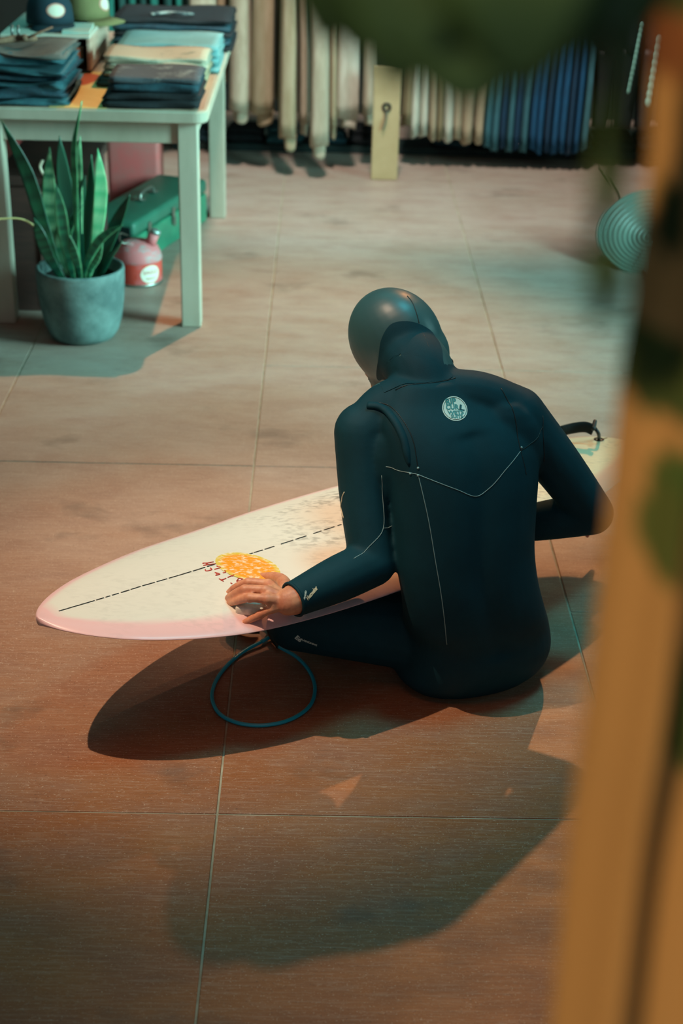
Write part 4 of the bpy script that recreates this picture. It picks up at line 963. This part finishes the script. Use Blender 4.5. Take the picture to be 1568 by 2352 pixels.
def cword(s, u0, v0, w_, h_, R=.0893):
    f2 = cyl(math.radians(-52), R); tv, tf = text_geo(s, 1, 0, .015); a = np.array(tv); lo_, hi_ = a.min(0), a.max(0)
    mk('label_lettering', ([f2(u0 + ((p[0] - lo_[0]) / (hi_[0] - lo_[0]) - .5) * w_, v0 + ((p[1] - lo_[1]) / (hi_[1] - lo_[1]) - .5) * h_) for p in a], tf), M_rtx, parent=lb, smooth=False)
cword('EAGLE', 0, .055, .058, .015); cword('TENNANT', 0, .031, .044, .008)
# faded pink can further back, red box at the left
pk = thing('jerry_can', (-.79, 6.42, 0), 'faded pink metal can standing behind the green toolbox', 'can')
mk('body', box((-.90, 6.34, 0), (-.68, 6.52, .40), .02, 4), mat('pink_metal', '#cf6261', .55, var='#b0716c', scale=6), parent=pk)
mk('cap', lathe((-.74, 6.43, .398), [(0, 0), (.03, 0), (.03, .022), (.026, .026), (0, .026)], 24), M_hw, parent=pk)
mk('handle', tube([(-.87, 6.43, .396), (-.865, 6.43, .43), (-.83, 6.43, .44), (-.80, 6.43, .43), (-.795, 6.43, .396)], .007, 10, n=30), M_hw, parent=pk)
rb = thing('red_box', (-1.22, 5.9, 0), 'red box under the table by its left legs', 'box')
mk('body', box((-1.40, 5.55, 0), (-1.165, 6.1, .42), .006), mat('red_card', '#8c2f30', .6), parent=rb, smooth=False)
mk('lid', box((-1.405, 5.545, .421), (-1.16, 6.105, .47), .004), mat('red_card_lid', '#a33a38', .6), parent=rb, smooth=False)

# ---------------------------------------------------------------- rear clothes rail
M_rail = mat('black_pipe', '#15191a', .4, metal=.8)
YR = 7.35
rail = thing('clothes_rail', (.3, YR, 0), 'long black pipe clothes rail along the back wall', 'clothes rail')
mk('bar', tube([(-1.75, YR, 1.18), (2.35, YR, 1.18)], .016, 12), M_rail, parent=rail)
for x in (-1.72, .62, 2.32):
    mk('post', tube([(x, YR + .45, 0), (x, YR + .45, 1.18)], .016, 12), M_rail, parent=rail)
    mk('bracket', tube([(x, YR + .45, 1.18), (x, YR, 1.18)], .012, 10), M_rail, parent=rail)
    mk('foot', box((x - .12, YR + .40, 0), (x + .12, YR + .52, .012), .003), M_rail, parent=rail, smooth=False)
def PX(x, Y=7.3): return (-1.525 + x * 3.232 / 1568) * Y / 7.3
def PZ(y): return .754 - .0021 * y
def drape(x, wt, wb, zt, zb, d, seed, y=YR, sway=.01, n=14, fold=.25):
    rd = random.Random(seed); ph = [rd.uniform(0, 6.28) for _ in range(5)]; secs = []
    for i in range(n):
        t = i / (n - 1); z = zt + (zb - zt) * t; w_ = (wt + (wb - wt) * t) * .5; cx = x + sway * math.sin(t * 2.2 + ph[0]) * t; ring = []
        for k in range(24):
            a = 2 * math.pi * k / 24; ca, sa = math.cos(a), math.sin(a); m_ = 1 + fold * .5 * math.sin(3 * a + ph[1] + t * 1.5) * min(1, t * 2) + fold * .3 * math.sin(5 * a + ph[2])
            ring.append((cx + math.copysign(abs(ca) ** .8, ca) * w_ * m_, y + math.copysign(abs(sa) ** .8, sa) * d * .5 * (1 + .1 * math.sin(2 * a + ph[3])), z + .008 * math.sin(2 * a + ph[4]) * t))
        secs.append(ring)
    return loft(secs)
def hook(t, x, z1, y=YR):
    mk('hanger_hook', tube([(x, y, z1 - .005), (x, y, 1.15), (x + .0, y - .02, 1.165), (x, y - .02, 1.19), (x, y, 1.2015), (x, y + .019, 1.19)], .0026, 6, n=26), M_rail, parent=t)
def cloth(name, h, v): return mat(name, h, .9, var=v, scale=14, stretch=(2, 2, .4), bump=.4, bscale=220)
M_beige = [cloth('oat_fleece', '#b5ab97', '#9d927d'), cloth('sand_fleece', '#a89a80', '#958669'), cloth('white_fleece', '#c9c8ba', '#b3b0a0')]
M_sage = cloth('sage_fleece', '#6d705a', '#5c5f4b')
SW = [(461, 68, 68, 7.12, 0, 'oat'), (512, 30, 175, 7.30, 1, 'sand'), (549, 56, 265, 7.12, 0, 'oat'), (605, 58, 270, 7.10, 1, 'sand'), (644, 30, 235, 7.32, 3, 'sage'), (662, 44, 320, 7.00, 1, 'sand'), (694, 26, 290, 7.12, 0, 'oat'), (730, 48, 335, 6.97, 0, 'oat'), (762, 22, 296, 7.14, 1, 'sand'), (800, 58, 274, 7.14, 2, 'white'), (846, 36, 268, 7.20, 0, 'oat')]
NTH = ['first', 'second', 'third', 'fourth', 'fifth', 'sixth', 'seventh', 'eighth', 'ninth', 'tenth', 'eleventh', 'twelfth', 'thirteenth', 'fourteenth']
for i, (x, wpx, yb, Y, mi, nm) in enumerate(SW):
    m = (M_beige + [M_sage])[mi]; k = Y / 7.3; X = PX(x, Y); w_ = wpx * .00206 * k; zb = max(.05, PZ(yb) + (7.3 - Y) * .16)
    t = thing('sweatshirt', (X, YR, zb), nm + ' coloured sweatshirt, ' + NTH[i] + ' from the left on the rear rail', 'sweatshirt', 'beige sweatshirts on the rear rail')
    mk('body', drape(X + .0, w_ * .6, w_ * .7, 1.12, max(zb + .12, .30), .26, i * 3 + 1, y=YR + .06, fold=.10, sway=.002), m, parent=t)
    fy = min(Y, YR - .12)
    zc = zb + .055
    mk('sleeve', drape(X, w_ * .8, w_ * .92, 1.06, zc, .11, i * 3 + 2, y=fy + .02, sway=.006, fold=.14), m, parent=t)
    mk('cuff', drape(X + .006, w_ * .68, w_ * .60, zc + .008, zb, .075, i * 3 + 7, y=fy + .02, sway=.002, n=5, fold=.08), m, parent=t)
    hook(t, X, 1.12)
# unbleached tag board hanging in the middle
M_tag = mat('manila_board', '#b9a780', .8, var='#ab9970', scale=5)
tg = thing('sign_board', (PX(888, 7.0), 7.0, .03), 'tall plain cream board with a round dark eyelet standing among the sweatshirts', 'board')
xa, xb = PX(857, 7.0), PX(919, 7.0)
mk('panel', box((xa, 6.99, .0), (xb, 7.008, .52), .004), M_tag, parent=tg, smooth=False)
ey = V(PX(888, 7.0), 6.988, .335)
mk('eyelet', tube([ey + V(.016 * math.cos(a), 0, .016 * math.sin(a)) for a in np.linspace(0, 2 * math.pi, 25)[:-1]], .006, 8, closed=True), M_black, parent=tg)
mk('hanging_tape', strap([ey + V(0, -.006, -.018), ey + V(-.004, -.008, -.06), ey + V(-.014, -.006, -.10)], .003, .009), cloth('grey_tape', '#6d7468', '#5d6458'), parent=tg)
mk('strut', tube([(PX(888, 7.0), 7.008, .45), (PX(888, 7.0), 7.16, .01)], .008, 8), M_tag, parent=tg)
M_pant = [cloth('ecru_twill', '#b3a88f', '#a0937a'), cloth('khaki_twill', '#8f8466', '#7d7256'), cloth('white_twill', '#cdd3c4', '#b8bdae')]
PT = [(938, 26, 268, 1), (957, 22, 292, 2), (977, 22, 291, 2), (997, 20, 297, 0), (1014, 18, 296, 1), (1034, 24, 300, 2), (1056, 24, 297, 0), (1080, 28, 305, 0), (1106, 24, 303, 0)]
for i, (x, wpx, yb, mi) in enumerate(PT):
    X = PX(x, 7.25); t = thing('trousers', (X, YR, PZ(yb)), ('ecru', 'khaki', 'white')[mi] + ' trousers, ' + NTH[i] + ' from the left among the pale trousers on the rail', 'trousers', 'pale trousers on the rear rail')
    mk('leg', drape(X - .004, wpx * .0016, wpx * .0019, 1.10, PZ(yb) + .01, .09, 100 + i, sway=.003, y=YR - .09, fold=.2), M_pant[mi], parent=t)
    mk('leg', drape(X + .004, wpx * .0016, wpx * .0019, 1.10, PZ(yb) + .02, .09, 120 + i, sway=.003, y=YR + .05, fold=.2), M_pant[mi], parent=t)
    mk('waistband', box((X - wpx * .0008, YR - .14, 1.09), (X + wpx * .0008, YR + .08, 1.13), .004), M_pant[mi], parent=t, smooth=False)
    hook(t, X, 1.13)
M_jean = [cloth('blue_denim', '#0d5a86', '#0a4668'), cloth('slate_denim', '#3c7784', '#2d606c'), cloth('indigo_denim', '#0a3f5e', '#08324c')]
for i in range(14):
    x = 1126 + i * 17.6; mi = (1, 1, 2, 1, 2, 1, 0, 0, 2, 0, 0, 2, 0, 1)[i]; X = PX(x, 7.25); zb = PZ(308 + (i * 7) % 13)
    t = thing('jeans', (X, YR, zb), ('blue', 'slate blue', 'indigo')[mi] + ' jeans, ' + NTH[i] + ' from the left among the hanging jeans on the rail', 'jeans', 'jeans on the rear rail')
    mk('leg', drape(X - .003, .028, .030, 1.10, zb, .09, 200 + i, sway=.003, y=YR - .09, fold=.22), M_jean[mi], parent=t)
    mk('leg', drape(X + .003, .028, .030, 1.10, zb + .012, .09, 220 + i, sway=.003, y=YR + .05, fold=.22), M_jean[mi], parent=t)
    mk('waistband', box((X - .016, YR - .14, 1.09), (X + .016, YR + .08, 1.13), .004), M_jean[mi], parent=t, smooth=False)
    hook(t, X, 1.13)
M_tealc = [cloth('teal_cotton', '#0f7a6c', '#0a5c54'), cloth('deep_teal_cotton', '#0b4f4b', '#083d3a')]
for i in range(8):
    x = 238 + i * 25; X = PX(x, 7.25); t = thing('teal_shirt', (X, YR, .42), 'teal shirt, ' + NTH[i] + ' from the left on the rail behind the table', 'shirt', 'teal shirts on the rear rail')
    mk('body', drape(X, .044, .048, 1.12, .40, .34, 300 + i, y=YR + .06, sway=.003, fold=.1), M_tealc[i % 2], parent=t)
    mk('sleeve', drape(X + .006, .034, .036, 1.08, .52 + .02 * (i % 3), .08, 320 + i, y=YR - .19, fold=.2), M_tealc[(i + 1) % 2], parent=t)
    hook(t, X, 1.12)
# hanging wetsuits with printed strips at the right end
M_hw2 = mat('rubber_dark', '#0a1416', .55, var='#0d1c1f', scale=6); M_aq = mat('aqua_print', '#8fd0c2', .5)
for i, (x, w_, pr) in enumerate(((1398, .11, None), (1450, .13, ((1457, 22), (1441, 176))), (1503, .13, ((1505, 52), (1494, 203))), (1560, .14, None))):
    X = PX(x, 7.2); t = thing('hanging_wetsuit', (X, 7.2, .2), ('plain dark wetsuit hanging beside the jeans', 'dark wetsuit with a thin vertical aqua print, right of the jeans', 'dark wetsuit with a bold vertical aqua print at the right', 'plain dark wetsuit hanging at the far right of the rail')[i], 'wetsuit', 'wetsuits on the rear rail')
    mk('torso', drape(X, w_ * .9, w_, 1.10, .55, .20, 400 + i, sway=.003, fold=.08), M_hw2, parent=t)
    mk('leg', drape(X - .01, w_ * .9, w_ * .6, .57, .20, .10, 410 + i, y=YR - .05, fold=.08), M_hw2, parent=t)
    mk('leg', drape(X + .01, w_ * .9, w_ * .6, .57, .22, .10, 420 + i, y=YR + .05, fold=.08), M_hw2, parent=t)
    hook(t, X, 1.10)
    if pr:
        (xA, yA), (xB, yB) = pr; yy = 7.205; bold = i == 2
        nl = 9 if bold else 13
        for k in range(nl):
            a = (k + .5) / nl; z = PZ(yA) + (PZ(yB) - PZ(yA)) * a; x_ = PX(xA, 7.2) + (PX(xB, 7.2) - PX(xA, 7.2)) * a; hz = abs(PZ(yA) - PZ(yB)) / nl * .46
            mk('print_letter', ellipsoid((x_, yy, z), (.017 if bold else .012, .008, hz * 1.5), nu=10, nv=8), M_aq, parent=t)
# low plinth with folded stock below the rail
M_pl = mat('plinth_dark', '#0e1f22', .7, var='#16302f', scale=8)
plinth = mk('low_plinth', box((PX(395, 7.6), 7.50, 0), (2.3, 7.70, .035), .004), M_pl, smooth=False, label='low dark plinth on the floor beneath the hanging clothes', cat='plinth')
for i in range(13):
    xx = PX(420, 7.5) + i * .205
    if abs(xx - PX(888, 7.5)) < .09: continue
    folded('folded_jeans', xx, xx + .18, 7.51 + .012 * (i % 2), 7.70, .0355, 3, .020 + .004 * (i % 3), (M_den[1], M_den[2], M_den[0])[i % 3], ('navy', 'black', 'dark blue')[i % 3] + ' folded jeans, ' + NTH[i] + ' from the left along the low plinth', 'jeans', 'folded jeans on the low plinth', 500 + i, .012)
# ---------------------------------------------------------------- ribbed dish and cord at the right
M_dish = mat('pale_green_glaze', '#64857a', .4, spec=.5)
DC = V(*(1.2985, 5.7971, 0.1000)); prof = []
for i in range(64):
    r = .205 * (1 - i / 63); prof.append((r, .035 * (r / .205) ** 2 + .0035 * math.sin(i * 2 * math.pi / 6)))
prof = [(.0, -.012), (.12, -.008), (.2, .022), (.207, .033)] + prof
Mx = Matrix.Translation(tuple(DC)) @ Matrix.Rotation(math.radians(38), 4, 'X') @ Matrix.Rotation(math.radians(-12), 4, 'Y')
dish = thing('ribbed_dish', (DC[0], DC[1], 0), 'pale green round dish with concentric ribs propped on the floor at the right', 'dish')
mk('bowl', xform(lathe((0, 0, 0), prof, 64), Mx), M_dish, parent=dish)
mk('stand', merge(tube([(DC[0] - .08, DC[1] - .12, .008), (DC[0], DC[1] + .02, .075), (DC[0] - .05, DC[1] + .16, .008)], .006, 8, n=20), tube([(DC[0] + .1, DC[1] - .12, .008), (DC[0], DC[1] + .02, .075), (DC[0] + .08, DC[1] + .16, .008)], .006, 8, n=20)), M_black, parent=dish)
mk('power_cord', tube([(1.3544, 7.3053, 0.0050), (1.3562, 6.9746, 0.0050), (1.3405, 6.7049, 0.0050), (1.2239, 6.3761, 0.0050), (1.2065, 6.0816, 0.0050), (1.2222, 5.8123, 0.0050), (1.2791, 5.5660, 0.0050)], .0045, 8, n=70), M_black, label='thin black cord curving on the floor beside the ribbed dish', cat='cord')

# ---------------------------------------------------------------- foreground: camouflage jacket and hanging plant
M_camo = mat('camouflage_cotton', '#a8834a', .9, attr=True, bump=.3, bscale=300)
LE = [(0.1325, 0.6594, 1.7114), (0.1338, 0.6093, 1.6340), (0.1272, 0.5722, 1.5822), (0.1236, 0.5606, 1.5589), (0.1190, 0.5373, 1.5125), (0.1118, 0.5069, 1.4293), (0.1077, 0.4952, 1.3836), (0.1010, 0.4585, 1.2879)]
RE = [(0.1858, 0.5951, 1.7192), (0.1873, 0.5589, 1.6472), (0.1884, 0.5335, 1.5968), (0.1888, 0.5227, 1.5752), (0.1898, 0.5009, 1.5319), (0.1913, 0.4647, 1.4599), (0.1921, 0.4466, 1.4239), (0.1938, 0.4068, 1.3446)]
lE, rE = spline(np.array(LE), 90), spline(np.array(RE), 90)
BLOT = [(.06, .02, .30, .05, '#33421a'), (.10, .085, .16, .03, '#7a4a22'), (.14, .225, .10, .035, '#2c3a12'), (.35, .14, .2, .06, '#5e431f'), (.04, .385, .26, .05, '#48591f'), (.2, .40, .2, .05, '#3c4d1c'), (.30, .51, .16, .045, '#3f5a20'), (.22, .54, .12, .04, '#4d5a22'), (.5, .7, .2, .06, '#4d5a22'), (.7, .3, .2, .06, '#33421a')]
secs = []; cc = []; nu_ = 26
base_c = lin('#b28a50')
for i in range(90):
    ring = []; v_ = i / 89
    for side in (0, 1):
        for k in range(nu_):
            u = k / (nu_ - 1); u = u if side == 0 else 1 - u; p = lE[i] * (1 - u) + rE[i] * u
            wv = .012 * math.sin(u * 13 + v_ * 2.5) + .006 * math.sin(u * 29 + v_ * 5)
            e = .007 * math.sin(math.pi * min(1, u * 6 + .02) / 2 if u < .17 else math.pi / 2)
            ring.append((p[0], p[1] + wv + (e if side else -e), p[2])); c = base_c
            for (bu, bv, ru, rv, h) in BLOT:
                q = ((u - bu) / ru) ** 2 + ((v_ - bv) / rv) ** 2 + .25 * math.sin(u * 31 + v_ * 17) * math.sin(v_ * 43 + u * 9)
                f = max(0, min(1, (1.05 - q) / .2)); c = [c[j] * (1 - f) + lin(h)[j] * f for j in range(3)]
            cc.append(tuple(c))
    secs.append(ring)
jk = mk('camouflage_jacket', loft(secs), M_camo, cols=cc, label='tan and green camouflage jacket hanging close to the camera at the right', cat='jacket')
M_gl = mat('glossy_leaf', '#375428', .5, var='#22401c', scale=8)
def leafshape(base, tip, wd, nrm=(0, -1, .2), n=16, bend=.02):
    b_, t_ = V(*base), V(*tip); ax_ = t_ - b_; ln = np.linalg.norm(ax_); ax_ = ax_ / ln; sd = np.cross(ax_, V(*nrm)); sd /= np.linalg.norm(sd); nn = np.cross(sd, ax_); secs = []
    for i in range(n):
        t = i / (n - 1); w_ = wd * .5 * (math.sin(math.pi * min(1, t * .96 + .02) ** .75)) ** .7 + .0006; c = b_ + ax_ * ln * t + nn * bend * math.sin(math.pi * t)
        secs.append([tuple(c + sd * w_ * x + nn * (th_ - .12 * w_ * (1 - abs(x)))) for x, th_ in ((-1, 0), (-.5, .0008), (0, .0014), (.5, .0008), (1, 0), (.5, -.0006), (0, -.001), (-.5, -.0006))])
    return loft(secs)
hp = V(*(0.0733, 0.6703, 1.7754))
hplant = thing('hanging_plant', tuple(hp), 'leafy green hanging plant drooping into the top of the view, close to the camera', 'hanging plant')
mk('pot', lathe(tuple(hp), [(0, 0), (.05, 0), (.058, .006), (.075, .11), (.078, .115), (.072, .113), (.066, .095), (0, .095)], 36), M_pot, parent=hplant)
for P_, r in (([hp + V(0, 0, .1), hp + V(-.03, -.05, .11), V(*(0.0418, 0.5393, 1.7363))], .002), ([hp + V(0, 0, .1), hp + V(.05, -.05, .1), V(*(0.0975, 0.5565, 1.7280)), V(*(0.0946, 0.5157, 1.6913)), V(*(0.0811, 0.4379, 1.6695)), V(*(0.0796, 0.4259, 1.6457))], .0018), ([hp + V(0, 0, .1), hp + V(-.06, -.06, .1), V(*(0.0072, 0.5396, 1.7354))], .002)):
    mk('stem', tube(P_, r, 8, n=40), M_gl, parent=hplant)
for b_, t_, wd in (((0.0401, 0.5184, 1.7391), (0.0450, 0.4664, 1.6803), .088), ((0.0101, 0.5396, 1.7355), (0.0126, 0.5150, 1.6866), .048), ((0.0898, 0.5606, 1.7359), (0.0929, 0.5234, 1.6842), .05), ((-0.0022, 0.5612, 1.7336), (0.0007, 0.5270, 1.6879), .034), ((0.1120, 0.5820, 1.7348), (0.1126, 0.5596, 1.6904), .03), ((0.0720, 0.5385, 1.7357), (0.0773, 0.5029, 1.6875), .052), ((0.1015, 0.5723, 1.7151), (0.1044, 0.5509, 1.6503), .012), ((0.0284, 0.5077, 1.7395), (0.0224, 0.4692, 1.6851), .055), ((0.0807, 0.4385, 1.6707), (0.0783, 0.4271, 1.6479), .009), ((0.0795, 0.4271, 1.6480), (0.0815, 0.4171, 1.6282), .0105), ((0.1045, 0.5566, 1.6617), (0.1025, 0.5508, 1.6278), .009), ((0.0570, 0.4955, 1.7387), (0.0608, 0.4687, 1.6855), .06)):
    mk('leaf', leafshape(b_, t_, wd), M_gl, parent=hplant)
